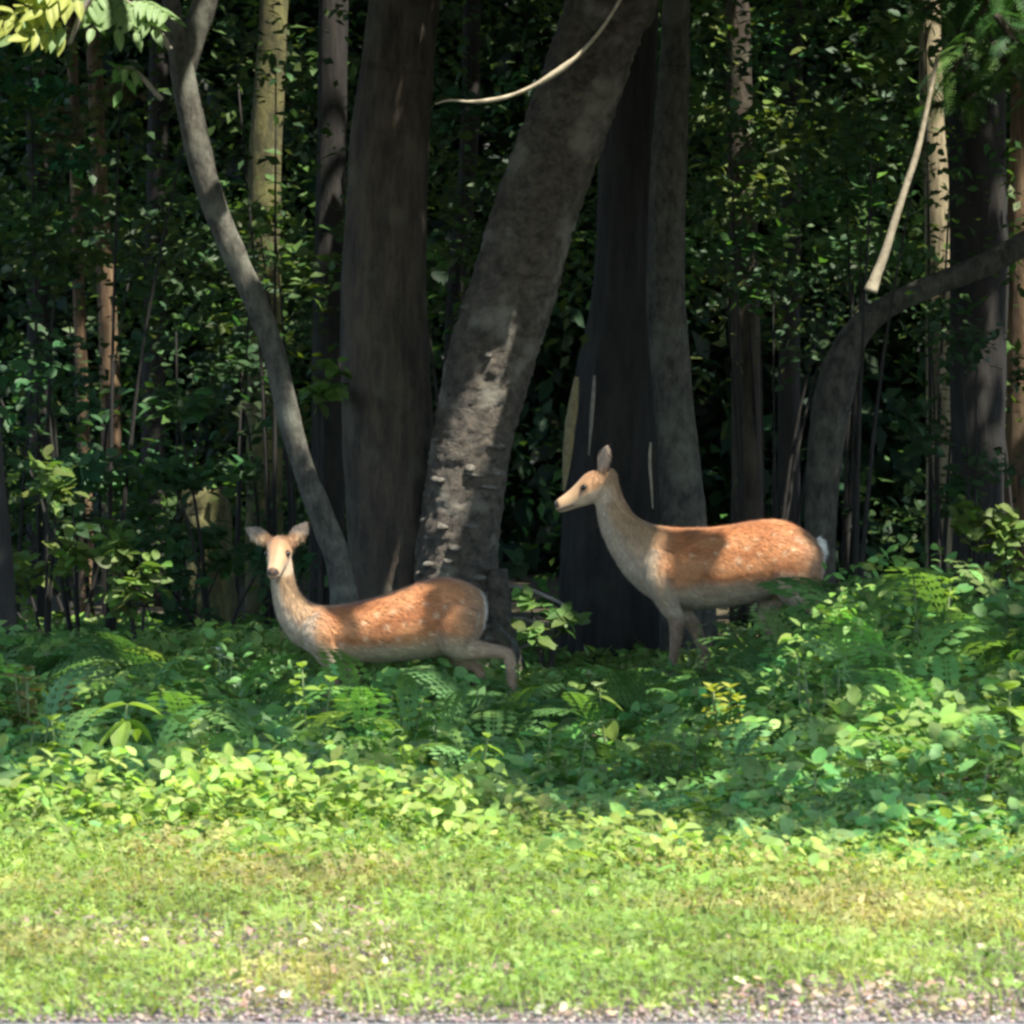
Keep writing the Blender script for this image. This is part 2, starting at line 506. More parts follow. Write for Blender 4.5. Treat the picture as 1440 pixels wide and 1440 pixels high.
# two-stemmed tree in the middle: an upright stem and a leaning one from one foot
twin, up_path = tree('twin_trunk_tree', 'large tree with an upright stem and a leaning stem between the two deer', 27.2,
    [(572, -30, 98), (558, 100, 104), (548, 200, 110), (542, 320, 116), (540, 440, 122), (544, 560, 126), (552, 700, 132), (560, 820, 146), (566, 930, 178), (568, 990, 210)],
    M_bark_brown, n=120, seg=36, rough=.07, freq=8, stretch=.25, top=11, trunk_label='upright dark stem')
lp = px_path([(560 + 92, 985, 170), (650, 930, 150), (644, 860, 128), (642, 790, 116), (652, 700, 112), (668, 600, 114), (692, 500, 122), (724, 400, 122), (752, 300, 118), (788, 200, 116), (824, 100, 116), (858, 0, 116), (880, -60, 114)], 26.9)
a_, b_ = np.array(lp[-2]), np.array(lp[-1])
lp += [(b_[0] + .5, b_[1] + .2, 6.2, .17), (b_[0] + .9, b_[1] + .4, 10, .08)]
leaning = tube_obj('trunk', lp, M_bark_scaly, twin, n=260, seg=64, rough=.11, freq=17, stretch=1.8, seed=3.3)
leaning['label'] = 'leaning stem with flaking scaly bark'
# loose bark plates standing off the leaning stem
SL = spline(lp, 190)
M_plate = bark_mat('flaking_bark', (.07, .06, .048), (.22, .20, .165), (.30, .29, .25), 24, 1.2, .8, .6)
pr = random.Random(4)
for k in range(40):
    i = pr.randint(8, 62) if k < 36 else pr.randint(62, 100)
    c, r = SL[i, :3], SL[i, 3]
    T = SL[i + 1, :3] - SL[i - 1, :3]; T /= np.linalg.norm(T)
    a = np.cross(T, (0, 1, 0)); a /= np.linalg.norm(a); b = np.cross(T, a)
    if b[1] > 0: b = -b
    th = pr.uniform(-1.0, 1.25)
    nrm = math.cos(th) * b + math.sin(th) * a * (1 if a[0] < 0 else -1)
    tan = np.cross(T, nrm)
    w, h = pr.uniform(.02, .06), pr.uniform(.010, .022)
    ctr = c + nrm * (r * 1.005)
    V = []
    for (u, v, q) in ((-1, -.6, .000), (-.3, -1, .020), (.6, -.8, .022), (1, .2, .010), (.4, .9, -.006), (-.6, .8, -.008)):
        V.append(ctr + tan * u * w * pr.uniform(.8, 1.1) + T * v * h + nrm * (q + .006))
    V.append(ctr + nrm * .016)
    V += [v - nrm * .03 for v in V[:6]]
    V = np.array(V) - np.array(twin.matrix_basis.translation)
    F = [(6, j, (j + 1) % 6) for j in range(6)] + [(j, 7 + j, 7 + (j + 1) % 6) for j in range(6)] + [(j, 7 + (j + 1) % 6, (j + 1) % 6) for j in range(6)]
    obj('bark_plate', make_mesh('bark_plate', V, np.array(F)), M_plate, twin)
# root flare of the pair
for rows in ([(640, 870, 60), (690, 930, 44), (725, 985, 30)], [(700, 800, 26), (702, 860, 34), (712, 930, 46), (716, 985, 60)], [(520, 900, 50), (480, 985, 34)]):
    tube_obj('root', px_path(rows, 26.75), M_bark_scaly, twin, n=14, seg=12, rough=.2, freq=9)

snag, _ = tree('old_tree', 'old dark split-barked tree standing behind the profile deer\'s head', 28.4,
    [(892, -30, 70), (886, 100, 74), (880, 220, 76), (876, 330, 76), (874, 420, 82), (868, 500, 102), (861, 590, 124), (858, 720, 136), (856, 850, 146), (856, 960, 160)],
    M_bark_dark, n=110, seg=44, rough=.16, freq=14, stretch=.06, top=10)
for rows, m_, nm in (([(811, 530, 7), (806, 570, 14), (801, 610, 15), (797, 650, 12), (793, 690, 4)], M_wood_warm, 'split_wood'),
                 ([(836, 528, 3), (834, 560, 6), (831, 600, 5), (828, 640, 2)], M_wood_dull, 'split_wood'),
                 ([(915, 622, 3), (914, 650, 5), (916, 680, 4), (918, 715, 2)], M_wood_pale, 'split_wood')):
    tube_obj(nm, px_path(rows, 28.02), m_, snag, n=20, seg=8, rough=.2, freq=30)

tree('straight_tree', 'straight grey-green tree rising just behind the profile deer\'s shoulders', 28.0,
    [(952, -30, 38), (948, 100, 44), (942, 200, 50), (938, 300, 52), (936, 420, 56), (944, 520, 56), (952, 620, 58), (960, 720, 66), (966, 820, 74), (970, 950, 90)],
    M_bark_shaded, n=90, seg=24, rough=.07, freq=10, stretch=.3, top=10)
tree('bent_tree', 'grey tree behind the profile deer\'s rump, bending over toward the right edge', 28.6,
    [(1560, 270, 38), (1460, 332, 36), (1380, 374, 33), (1300, 406, 31), (1240, 436, 33), (1200, 476, 42), (1174, 545, 55), (1160, 640, 50), (1154, 740, 46), (1150, 850, 50), (1148, 950, 60)],
    M_bark_shaded, n=120, seg=20, rough=.10, freq=10, stretch=.6, top=4.6)
broad, broad_path = tree('broad_tree', 'broad dark-barked tree near the right edge', 29.5,
    [(1374, -30, 78), (1374, 150, 80), (1376, 350, 82), (1376, 550, 78), (1376, 720, 74), (1378, 850, 90), (1380, 940, 110)],
    M_bark_dark, n=80, seg=26, rough=.09, freq=12, stretch=.1, top=10)
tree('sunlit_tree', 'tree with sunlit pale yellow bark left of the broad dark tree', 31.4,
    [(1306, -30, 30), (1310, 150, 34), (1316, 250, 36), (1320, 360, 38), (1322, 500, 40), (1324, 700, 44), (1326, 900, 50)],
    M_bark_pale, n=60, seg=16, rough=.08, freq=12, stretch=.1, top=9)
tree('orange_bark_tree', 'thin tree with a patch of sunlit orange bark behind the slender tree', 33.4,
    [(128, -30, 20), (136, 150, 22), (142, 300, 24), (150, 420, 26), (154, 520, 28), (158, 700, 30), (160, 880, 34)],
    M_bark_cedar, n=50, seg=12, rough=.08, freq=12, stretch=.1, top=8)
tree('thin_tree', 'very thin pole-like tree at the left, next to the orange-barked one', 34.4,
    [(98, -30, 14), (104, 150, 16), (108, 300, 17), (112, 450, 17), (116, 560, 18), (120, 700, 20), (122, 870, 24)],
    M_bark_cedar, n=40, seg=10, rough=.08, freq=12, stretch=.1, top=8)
tree('mossy_tree', 'mossy yellow-green trunk behind the slender tree\'s upper half', 33.4,
    [(388, -30, 38), (380, 100, 42), (374, 200, 46), (372, 300, 46), (372, 450, 46), (372, 600, 50), (372, 880, 56)],
    bark_mat('mossy_bark', (.04, .04, .02), (.15, .14, .05), (.20, .20, .07), 14, .4, .8, .6), n=50, seg=16, rough=.12, freq=10, stretch=.3, top=9)
tree('dark_tree', 'dark trunk cut by the left edge of the picture', 24.6,
    [(-60, -30, 50), (-48, 300, 56), (-30, 600, 62), (-16, 800, 70), (-12, 1000, 84)], M_bark_dark, n=50, seg=20, rough=.1, freq=10, stretch=.15, top=9)
tree('dim_tree', 'dark far trunk right of the straight grey-green tree', 33.0,
    [(1036, -30, 34), (1040, 150, 38), (1046, 350, 40), (1050, 600, 42), (1050, 900, 50)], M_bark_brown, n=40, seg=14, rough=.1, freq=10, stretch=.15, top=9)
tree('dim_tree', 'dim trunk seen between the slender tree and the upright stem', 31.0,
    [(470, -30, 40), (466, 200, 42), (462, 450, 44), (460, 900, 54)], M_bark_dark, n=40, seg=14, rough=.1, freq=10, stretch=.15, top=9)
tree('dim_tree', 'dim trunk in the gap between the upright and leaning stems', 34.0,
    [(664, -30, 24), (660, 200, 26), (640, 450, 28), (630, 900, 34)], M_bark_dark, n=40, seg=12, rough=.1, freq=10, stretch=.15, top=9)
tree('reddish_tree', 'reddish trunk cut by the right edge of the picture', 31.6,
    [(1444, -30, 40), (1440, 200, 42), (1438, 400, 44), (1438, 880, 52)], M_bark_cedar, n=40, seg=14, rough=.1, freq=10, stretch=.15, top=9)
tree('woodland_tree', 'far trunk left of the dark trunk behind the pale dead branch', 37,
    [(1118, -30, 26), (1114, 200, 28), (1110, 500, 30), (1108, 850, 36)], M_bark_dark, n=30, seg=12, rough=.1, freq=10, stretch=.15, top=9)
tree('woodland_tree', 'far dim trunk left of the orange-barked tree', 38,
    [(48, -30, 28), (52, 200, 30), (54, 500, 32), (56, 840, 38)], M_bark_dark, n=30, seg=12, rough=.1, freq=10, stretch=.15, top=9)
tree('woodland_tree', 'far dim trunk between the orange-barked and slender trees', 36,
    [(226, -30, 26), (222, 200, 30), (216, 500, 32), (214, 860, 38)], M_bark_dark, n=30, seg=12, rough=.1, freq=10, stretch=.15, top=9)
# neighbours standing just beyond both sides of the picture; their crowns shade the undergrowth
for nm, lb, x, y in (('woodland_tree', 'woodland tree just beyond the right side whose crown shades the undergrowth', 4.6, 20.6),
                     ('woodland_tree', 'second woodland tree beyond the right side, deeper in the wood', 7.2, 25.0),
                     ('woodland_tree', 'woodland tree just beyond the left side, nearest the lawn', -4.4, 23.5),
                     ('woodland_tree', 'woodland tree beyond the left side, deeper in the wood', -6.5, 30.0),
                     ('woodland_tree', 'tall woodland tree far beyond the right side, at the back', 8.0, 34.0)):
    root = thing(nm, (x, y, 0), lb, 'tree', 'trees just outside the picture')
    path = [(x, y, -.1, .30), (x + .05, y, 1, .22), (x - .05, y - .1, 4, .18), (x, y - .2, 8, .12), (x + .1, y - .2, 12, .04)]
    tube_obj('trunk', path, M_bark_brown, root, n=30, seg=14, rough=.1)
    limbs(root, path, M_bark_brown)
    TREES.append((root, x, y - .2))

# ------------------------------------------------------------------ canopy: leaves hung above the frame, thinned where the photo shows sun
gx, gy = np.meshgrid(np.arange(-8, 8, .16), np.arange(16.5, 56, .16))
gx = gx.ravel(); gy = gy.ravel()
lam = 7.0 * (.55 + .85 * smooth(.30, .62, fbm(gx, gy, .9)))
lam *= smooth(-.35, .30, gy - shade_edge(gx))
lam *= 1 - .68 * smooth(24.0, 21.5, gy)
lam *= 1 - .38 * smooth(26.5, 29, gy)
lam *= 1 - .35 * smooth(40, 45, gy)
cnt = rng.poisson(lam * .16 * .16 / .016)
gx, gy = np.repeat(gx, cnt), np.repeat(gy, cnt)
N = len(gx)
gx = gx + rng.uniform(-.08, .08, N); gy = gy + rng.uniform(-.08, .08, N)
zmin = 1.6 + .0705 * np.minimum(gy, 46) + .30
zz = zmin + (rng.random(N) ** 1.5) * (10.5 - zmin)
P = np.stack([gx + s[0] / s[2] * zz, gy + s[1] / s[2] * zz, zz], 1)
keep = P[:, 2] > 1.6 + .0705 * P[:, 1] + .22
P = P[keep]
size = rng.uniform(.15, .30, len(P))
Mc = frames(len(P), np.array([[0, 0, 1.]]) + .5 * s, .45)
ok = ~in_gaps(P + Mc[:, :, 1] * size[:, None] * .5, size * 1.1)
P, size, Mc = P[ok], size[ok], Mc[ok]
SHADES = [(672, 855, 22.5, .16, 26), (690, 900, 22.5, .16, 22), (655, 905, 22.5, .12, 14), (715, 945, 22.5, .12, 12), 
          (530, 300, 27.0, .25, 26), (520, 520, 27.0, .25, 26), (530, 700, 27.0, .22, 20), (850, 620, 28.2, .25, 24), (850, 800, 28.2, .3, 34), (870, 300, 28.2, .25, 24),
          (960, 560, 27.9, .12, 10), (1370, 300, 29.2, .25, 24), (1372, 560, 29.2, .25, 24), (1325, 520, 31.3, .12, 12), (1326, 640, 31.3, .14, 14), (130, 640, 33.3, .2, 18), (372, 480, 33.3, .2, 18)]
for px in range(990, 1330, 68):
    for py in range(430, 730, 85):
        for Yq in (30.5, 34): SHADES.append((px, py, Yq, .30, 14))
SHADES += [(1050, 540, 32.9, .16, 18), (1050, 610, 32.9, .16, 18), (1050, 680, 32.9, .16, 18), (850, 880, 28.1, .2, 20), (690, 400, 33, .4, 30), (730, 640, 30, .35, 24), (740, 760, 29, .3, 20), (1205, 470, 28.5, .16, 14), (1290, 408, 28.5, .16, 14), (1370, 376, 28.5, .16, 14), (1165, 600, 28.5, .15, 12), (945, 300, 27.9, .14, 12)]
xp, xs = [], []  # unseen leaf clusters added towards the sun to shade the listed spots
for (px, py, Yq, rr, k) in SHADES:
    q0 = np.array(at(px, py, Yq))
    z_ = rng.uniform(max(3.6, 1.95 + .0705 * Yq), 8, k)
    t_ = (z_ - q0[2]) / s[2]
    xp.append(q0 + t_[:, None] * s + rng.normal(0, rr * .6, (k, 3))); xs.append(rng.uniform(.16, .28, k))
xp, xs = np.concatenate(xp), np.concatenate(xs)
xm = frames(len(xp), np.array([[0, 0, 1.]]) + .5 * s, .35)
xp = xp - xm[:, :, 1] * xs[:, None] * .5
P, size, Mc = np.concatenate([P, xp]), np.concatenate([size, xs]), np.concatenate([Mc, xm])
tc = np.array([(t[1], t[2]) for t in TREES])
own = np.argmin(((P[:, None, :2] - tc[None]) ** 2).sum(2), axis=1)
for i, (root, cx, cy_) in enumerate(TREES):
    q = own == i
    n = int(q.sum())
    if n < 5: continue
    V, F, C = scatter(DIAMOND, DIAMOND_F, P[q], Mc[q], size[q], tint(n, (.055, .11, .03)))
    V = V - np.array(root.matrix_basis.translation)
    o = obj('crown', make_mesh('crown', V, F, C), M_canopy, root)

# ------------------------------------------------------------------ distant wood closing the view and both sides
n = 115000
u = rng.random(n)
Yf = np.where(u < .78, rng.uniform(41, 50, n), rng.uniform(23, 47, n))
side = np.where(rng.random(n) < .5, -1, 1)
Xf = np.where(u < .78, rng.uniform(-9, 9, n), side * (Yf * .0963 + 1.3 + rng.uniform(0, 2.6, n)))
Zf = np.where(u < .78, rng.uniform(0, 7, n), rng.uniform(0, 4.4, n))
Pf = np.stack([Xf, Yf, Zf], 1)
Mx = frames(n, np.array([[0, -.5, .7]]), .6)
V, F, C = scatter(SLEAF, SLEAF_F, Pf, Mx, np.where(u < .78, rng.uniform(.16, .36, n), rng.uniform(.1, .24, n)), tint(n, (.032, .066, .036), .4))
o = obj('distant_forest', make_mesh('distant_forest', V, F, C), M_leaf)
o['kind'] = 'stuff'
o['label'] = 'dim leafy wood closing the view behind the trees'

# understorey leaves between the trunks, in loose sprays
cl = []
r2 = np.random.default_rng(21)
for k in range(560):
    Y = r2.uniform(28.8, 41)
    px = r2.uniform(-260, 1700)
    py = r2.choice([r2.uniform(-60, 420), r2.uniform(300, 900)])
    if 590 < px < 1300 and py > 390 and r2.random() < .88: continue
    c = at(px, py, Y)
    if c.z < .1: c.z = r2.uniform(.1, .6)
    m = int(r2.uniform(50, 130))
    rad = r2.uniform(.18, .5)
    Pq = np.array(c) + r2.normal(0, 1, (m, 3)) * np.array([rad, rad, rad * .38])
    cl.append((Pq, np.full((m, 1), 1.) * tint(1, r2.choice([0, 1, 2]) * np.array([.012, .014, -.004]) + np.array([.042, .086, .034]), .2)))
Pu = np.concatenate([c[0] for c in cl]); Cu = np.concatenate([c[1] for c in cl]) * np.exp(r2.normal(0, .2, (len(Pu), 1)))
Pu[:, 2] = np.maximum(Pu[:, 2], .05)
k = ~in_gaps(Pu, .22, .35)
Pu, Cu = Pu[k], Cu[k]
Mx = frames(len(Pu), np.array([[0, -.25, 1.]]), .5)
V, F, C = scatter(SLEAF, SLEAF_F, Pu, Mx, r2.uniform(.045, .12, len(Pu)), Cu)
o = obj('understorey_foliage', make_mesh('understorey_foliage', V, F, C), M_leaf)
o['kind'] = 'stuff'
o['label'] = 'loose sprays of leaves between the trunks'

# ------------------------------------------------------------------ undergrowth
CREST = ([-900, 0, 380, 430, 640, 700, 860, 930, 1040, 1110, 1190, 1270, 1330, 1440, 2300],
         [.48, .46, .42, .37, .34, .25, .24, .30, .36, .62, .86, .94, .84, .74, .7])
def veg_h(x, Y):
    c = np.interp(px_of(x, Y), *CREST)
    up = smooth(16.6, 22.6, Y) * .8 + .2 * smooth(16.0, 17.6, Y)
    back = 1 - .55 * smooth(23.9, 25.2, Y)
    return c * up * back * (.72 + .55 * fbm(x, Y, 1.7))

# single plants stand in slightly thinner cover: (photo x, distance)
PLANT_SPOTS = [(180, 20.2), (462, 20.8), (553, 19.8), (664, 19.5), (838, 22.0), (838, 22.0), (1008, 21.3), (1305, 22.3), (1432, 19.5), (428, 19.3), (966, 23.9), (385, 18.5), (1000, 17.9), (1165, 18.0), (1358, 18.1), (45, 20.9), (610, 20.3), (770, 19.6), (930, 19.6), (1170, 20.4), (1330, 20.8), (300, 20.9), (700, 21.6), (560, 21.4), (60, 19.9), (300, 19.8), (1262, 24.0), (1345, 23.6), (1425, 23.4), (1165, 23.8), (1110, 22.6), (1235, 22.4), (1405, 21.7), (118, 22.2), (205, 23.0), (40, 22.9), (268, 22.3), (390, 21.7), (500, 21.5), (640, 21.3), (745, 22.4), (905, 23.0), (815, 20.6), (890, 21.3), (1045, 23.5), (1085, 19.8), (1260, 20.1), (838, 22.0)]
def thin_cover(x, Y):
    k = np.ones(len(x))
    for (p, y) in PLANT_SPOTS:
        d = np.exp(-((x - (p - IMG / 2) / FPX * y) / .2) ** 2 - (np.where(Y < y, (Y - y) / .75, (Y - y) / .2)) ** 2)
        k *= 1 - .55 * d
    return k

def veg_front(x):
    return shade_edge(x) - .35 + .5 * (vnoise(x, x * 0, 2.3) - .5)

n = 100000
x = rng.uniform(-4.6, 4.6, n); Y = 16.6 + 13.8 * rng.random(n) ** 1.25
okk = (Y > veg_front(x)) | ((Y > veg_front(x) - 1.3) & (rng.random(n) < .22))
x, Y = x[okk], Y[okk]; n = len(x)
h = veg_h(x, Y) * thin_cover(x, Y)
z = h * (1 - .75 * rng.random(n) ** 1.6)
big = fbm(x, Y, .9)
P = np.stack([x, Y, z], 1)
Mx = frames(n, np.array([[.05, -.28, 1.]]), .42)
base = np.where((big > .52)[:, None], np.array([[.135, .27, .078]]), np.array([[.18, .29, .072]]))
Cc = base * np.exp(rng.normal(0, .2, (n, 1))) * np.exp(rng.normal(0, .1, (n, 3)))
Sz = rng.uniform(.035, .085, n) * (.7 + .7 * vnoise(x, Y, 1.3))
nr = Y < 23.6
V, F, C = merge([scatter(LEAF, LEAF_F, P[nr], Mx[nr], Sz[nr], Cc[nr]), scatter(SLEAF, SLEAF_F, P[~nr], Mx[~nr], Sz[~nr], Cc[~nr])])
o = obj('undergrowth', make_mesh('undergrowth', V, F, C, smooth_shade=True), M_leaf)
o['kind'] = 'stuff'
o['label'] = 'dense shady undergrowth of small leaves in front of the deer'

# ------------------------------------------------------------------ lawn: clover, low weeds and grass
def bare(x, Y):
    """how much gravel and litter shows instead of lawn, along the road edge and in worn spots"""
    edge = smooth(13.62, 13.0, Y - .30 * x + 1.0 * (fbm(x, Y, 2.2) - .5)) * .85
    spots = smooth(.58, .70, fbm(x + 9, Y, 1.6)) * .7 * smooth(18, 15.0, Y)
    return np.clip(edge + spots, 0, 1)

parts = []
n = 170000
x = rng.uniform(-3.4, 3.4, n); Y = 12.97 + 8.7 * rng.random(n) ** .9
k = (Y < shade_edge(x) + .5) & (rng.random(n) > bare(x, Y) * .97)
x, Y = x[k], Y[k]; n = len(x)
tone = fbm(x + 4, Y, .9)
dry = smooth(.5, .75, fbm(x - 7, Y + 2, 1.9))
back_ = smooth(15.5, 18.5, Y)
z = .012 + rng.random(n) ** 1.3 * (.035 + .055 * fbm(x, Y, 2.5) + .10 * back_)
P = np.stack([x, Y, z], 1)
base = np.array([[.225, .30, .078]]) * (1 - dry[:, None]) + np.array([[.32, .30, .115]]) * dry[:, None]
base = base * (1 - .35 * (tone > .55)[:, None]) + np.array([[.16, .28, .065]]) * .35 * (tone > .55)[:, None]
base = base * (.76 + .42 * smooth(.3, .7, fbm(x + 2, Y * .6, 4.2)))[:, None]
Cc = base * np.exp(rng.normal(0, .2, (n, 1))) * np.exp(rng.normal(0, .06, (n, 3)))
kind = rng.random(n)
q = kind < .45
parts.append(scatter(CLOVER, CLOVER_F, P[q], frames(int(q.sum()), np.array([[.05, -.15, 1.]]), .35), rng.uniform(.011, .021, int(q.sum())), Cc[q]))
q = (kind >= .45) & (kind < .72)
parts.append(scatter(SLEAF, SLEAF_F, P[q], frames(int(q.sum()), np.array([[.05, -.2, 1.]]), .5), rng.uniform(.02, .042, int(q.sum())) * (1 + .5 * back_[q]), Cc[q]))
q = kind >= .72
m = int(q.sum())
Pb = P[q].copy(); Pb[:, 2] = 0
a = rng.uniform(0, 6.28, m)
til = rng.uniform(.15, .9, m)
yv = np.stack([np.cos(a) * np.sin(til), np.sin(a) * np.sin(til), np.cos(til)], 1)
xv = np.stack([-np.sin(a), np.cos(a), 0 * a], 1)
zv = np.cross(xv, yv)
parts.append(scatter(BLADE, BLADE_F, Pb, np.stack([xv, yv, zv], 2), rng.uniform(.05, .12, m) * (1 + .4 * back_[q]), Cc[q] * np.array([[1.02, 1.0, .9]])))
V, F, C = merge(parts)
o = obj('lawn_grass', make_mesh('lawn_grass', V, F, C), M_lawn)
o['kind'] = 'stuff'
o['label'] = 'sunlit yellow-green lawn of clover, weeds and grass'

# taller sunlit weeds where the lawn meets the undergrowth
n = 17000
x = rng.uniform(-3.6, 3.6, n)
Y = shade_edge(x) + rng.normal(-.5, .5, n)
k = rng.random(n) < (.35 + .65 * smooth(.5, -1.2, x))
x, Y = x[k], Y[k]; n = len(x)
hh = (.05 + .22 * smooth(.35, .75, fbm(x, Y, 2.2))) * (.75 + .45 * smooth(.6, -1.2, x))
z = hh * (1 - .8 * rng.random(n) ** 1.3)
P = np.stack([x, Y, z], 1)
Cc = tint(n, (.25, .35, .085), .25, .09)
V, F, C = scatter(LEAF, LEAF_F, P, frames(n, np.array([[.1, -.3, 1.]]), .45), rng.uniform(.035, .075, n), Cc)
o = obj('verge_weeds', make_mesh('verge_weeds', V, F, C), M_lawn)
o['kind'] = 'stuff'
o['label'] = 'taller sunlit weeds along the back of the lawn'

# gravel and dead leaves along the road edge
n = 40000
x = rng.uniform(-3.2, 3.2, n); Y = 12.98 + 4.0 * rng.random(n) ** 1.6
k = rng.random(n) < np.maximum(bare(x, Y), .03 + .75 * (Y < 13.12))
x, Y = x[k], Y[k]; n = len(x)
OCT = np.array([(1, 0, 0), (-.9, .1, 0), (.1, .85, 0), (-.1, -.9, 0), (.1, 0, .55), (0, .1, -.5)])
OCT_F = [(0, 2, 4), (2, 1, 4), (1, 3, 4), (3, 0, 4), (2, 0, 5), (1, 2, 5), (3, 1, 5), (0, 3, 5)]
P = np.stack([x, Y, .004 + rng.random(n) * .008], 1)
V, F, C = scatter(OCT, OCT_F, P, frames(n, np.array([[0, 0, 1.]]), .25), rng.uniform(.004, .012, n), tint(n, (.28, .23, .195), .3, .08))
o = obj('gravel', make_mesh('gravel', V, F, C), M_twig_leaf)
o['kind'] = 'stuff'; o['label'] = 'small grey-pink gravel along the road edge'
n = 14000
x = rng.uniform(-3.2, 3.2, n); Y = rng.uniform(13.02, 17.6, n)
k = rng.random(n) < np.maximum(bare(x, Y) * .8, .03)
x, Y = x[k], Y[k]; n = len(x)
P = np.stack([x, Y, .012 + rng.random(n) * .03], 1)
V, F, C = scatter(LEAF, LEAF_F, P, frames(n, np.array([[0, -.1, 1.]]), .45), rng.uniform(.018, .042, n), tint(n, (.29, .22, .15), .3, .1))
o = obj('leaf_litter', make_mesh('leaf_litter', V, F, C), M_twig_leaf)
o['kind'] = 'stuff'; o['label'] = 'dry fallen leaves at the front of the lawn'
# ------------------------------------------------------------------ fallen and hanging wood
def wood(name, label, category, rows, Y, mat, **kw):
    pts = px_path(rows, Y)
    low = min(pts, key=lambda q: q[2])
    root = thing(name, low[:3], label, category)
    V, F, T1 = tube(pts, **kw)
    me = make_mesh('wood', V - np.array(low[:3]), [np.array(F), np.array(T1)], smooth_shade=True)
    obj('wood', me, mat, root)
    return root

def solo(name, label, category, rows, Y, mat, **kw):
    pts = px_path(rows, Y)
    low = np.array(min(pts, key=lambda q: q[2])[:3])
    V, F, T1 = tube(pts, **kw)
    o = obj(name, make_mesh(name, V - low, [np.array(F), np.array(T1)], smooth_shade=True), mat, None, low)
    return tag(o, label, category)

solo('hanging_vine', 'thin pale vine curving down between the upright and leaning stems', 'vine',
     [(905, -60, 5), (872, 0, 5), (845, 42, 5), (815, 76, 6), (796, 92, 9), (774, 107, 9), (750, 121, 6), (720, 134, 6), (690, 141, 7), (660, 143, 4), (632, 141, 3), (612, 146, 2)],
     24.7, M_wood_pale, n=60, seg=8, rough=.18, freq=30)
solo('dead_branch', 'pale bare dead branch leaning beside the sunlit yellow trunk', 'branch',
     [(1318, 80, 6), (1304, 150, 7), (1290, 212, 9), (1274, 262, 10), (1256, 318, 11), (1243, 360, 13), (1232, 388, 15), (1224, 410, 20)],
     26.6, M_wood_pale, n=40, seg=9, rough=.12, freq=26)
solo('broken_stick', 'thin pale bent stick beside the left deer\'s hindquarters', 'stick',
     [(694, 872, 2), (698, 876, 4), (706, 885, 5), (718, 897, 6), (725, 906, 7), (727, 917, 6), (728, 930, 3), (729, 960, 2)], 25.6, M_bark_grey, n=30, seg=7, rough=.1, freq=30)
for rows, lb in (([(640, 838, 4), (690, 862, 6), (740, 872, 5), (790, 880, 3)], 'dark stick lying level behind the pale bent stick'),
                 ([(700, 822, 4), (740, 828, 6), (775, 842, 6), (792, 850, 4)], 'grey stick lying highest at the foot of the leaning stem'),
                 ([(728, 912, 5), (750, 903, 7), (772, 898, 6)], 'short grey stick lying to the right of the pale bent stick')):
    solo('fallen_stick', lb, 'stick', rows, 27.0, M_wood_dull, n=20, seg=7, rough=.15, freq=20)

# broken stump that catches the sun, with its splintered rim
sc_ = at(290, 760, 30)
stump = thing('stump', (sc_.x, 30, 0), 'sunlit broken stump above the left deer\'s ears, to its left', 'stump')
V, F, T1 = tube([(0, 0, -.05, .20), (.01, 0, .3, .16), (.0, 0, .7, .14), (-.01, 0, at(290, 690, 30).z, .135)], n=26, seg=22, rough=.34, freq=14, stretch=.8)
V = np.array(V)
for i in range(24 * 22, 26 * 22): V[i, 2] += .22 * mnoise.noise(Vector(V[i] * 13)) - .05
obj('trunk', make_mesh('trunk', V, [np.array(F), np.array(T1)], smooth_shade=True), bpy.data.materials['mossy_bark'], stump)

# ------------------------------------------------------------------ leaves as single pieces
def big_leaf(name, c, seed, width=.30, fold=.07, droop=.22, ny=7):
    r = np.random.default_rng(seed)
    V = []; F = []; C = []
    for i in range(ny + 1):
        t = i / ny
        w = width * (math.sin(math.pi * min(1, t ** .72 * 1.0)) ** .9) * (1 + r.normal(0, .06)) if 0 < i < ny else .006
        for u in (-1, -.5, 0, .5, 1):
            V.append((u * w, t, fold * abs(u) * w / width - droop * t * t + r.normal(0, .006)))
            C.append(np.array(c) * (1.25 if u == 0 else 1) * math.exp(r.normal(0, .07)))
    for i in range(ny):
        for j in range(4):
            a = i * 5 + j
            F.append((a, a + 1, a + 6, a + 5))
    return make_mesh(name, np.array(V), np.array(F), np.array(C), smooth_shade=True)

LEAF_MESH = {}
def leaf_set(key, c, **kw):
    if key not in LEAF_MESH:
        LEAF_MESH[key] = []
        for i in range(4):
            cc = np.array(c) * math.exp(random.gauss(0, .12))
            me = big_leaf('leaf', cc, len(LEAF_MESH) * 10 + i, **kw)
            me.materials.append(M_leaf)
            LEAF_MESH[key].append(me)
    return LEAF_MESH[key]

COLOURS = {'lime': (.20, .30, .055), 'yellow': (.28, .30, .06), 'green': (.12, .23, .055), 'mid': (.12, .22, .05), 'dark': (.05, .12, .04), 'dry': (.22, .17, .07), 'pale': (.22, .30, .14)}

def put_leaf(parent, key, base, heading, pitch, roll, length, **kw):
    me = random.choice(leaf_set(key, COLOURS[key.split('_')[0]], **kw))
    o = bpy.data.objects.new('leaf', me)
    col.objects.link(o)
    o.parent = parent
    o.location = base
    o.rotation_euler = Matrix.Rotation(heading, 4, 'Z').to_3x3().to_4x4().__matmul__(Matrix.Rotation(pitch, 4, 'X')).__matmul__(Matrix.Rotation(roll, 4, 'Y')).to_euler()
    o.scale = (length,) * 3
    return o

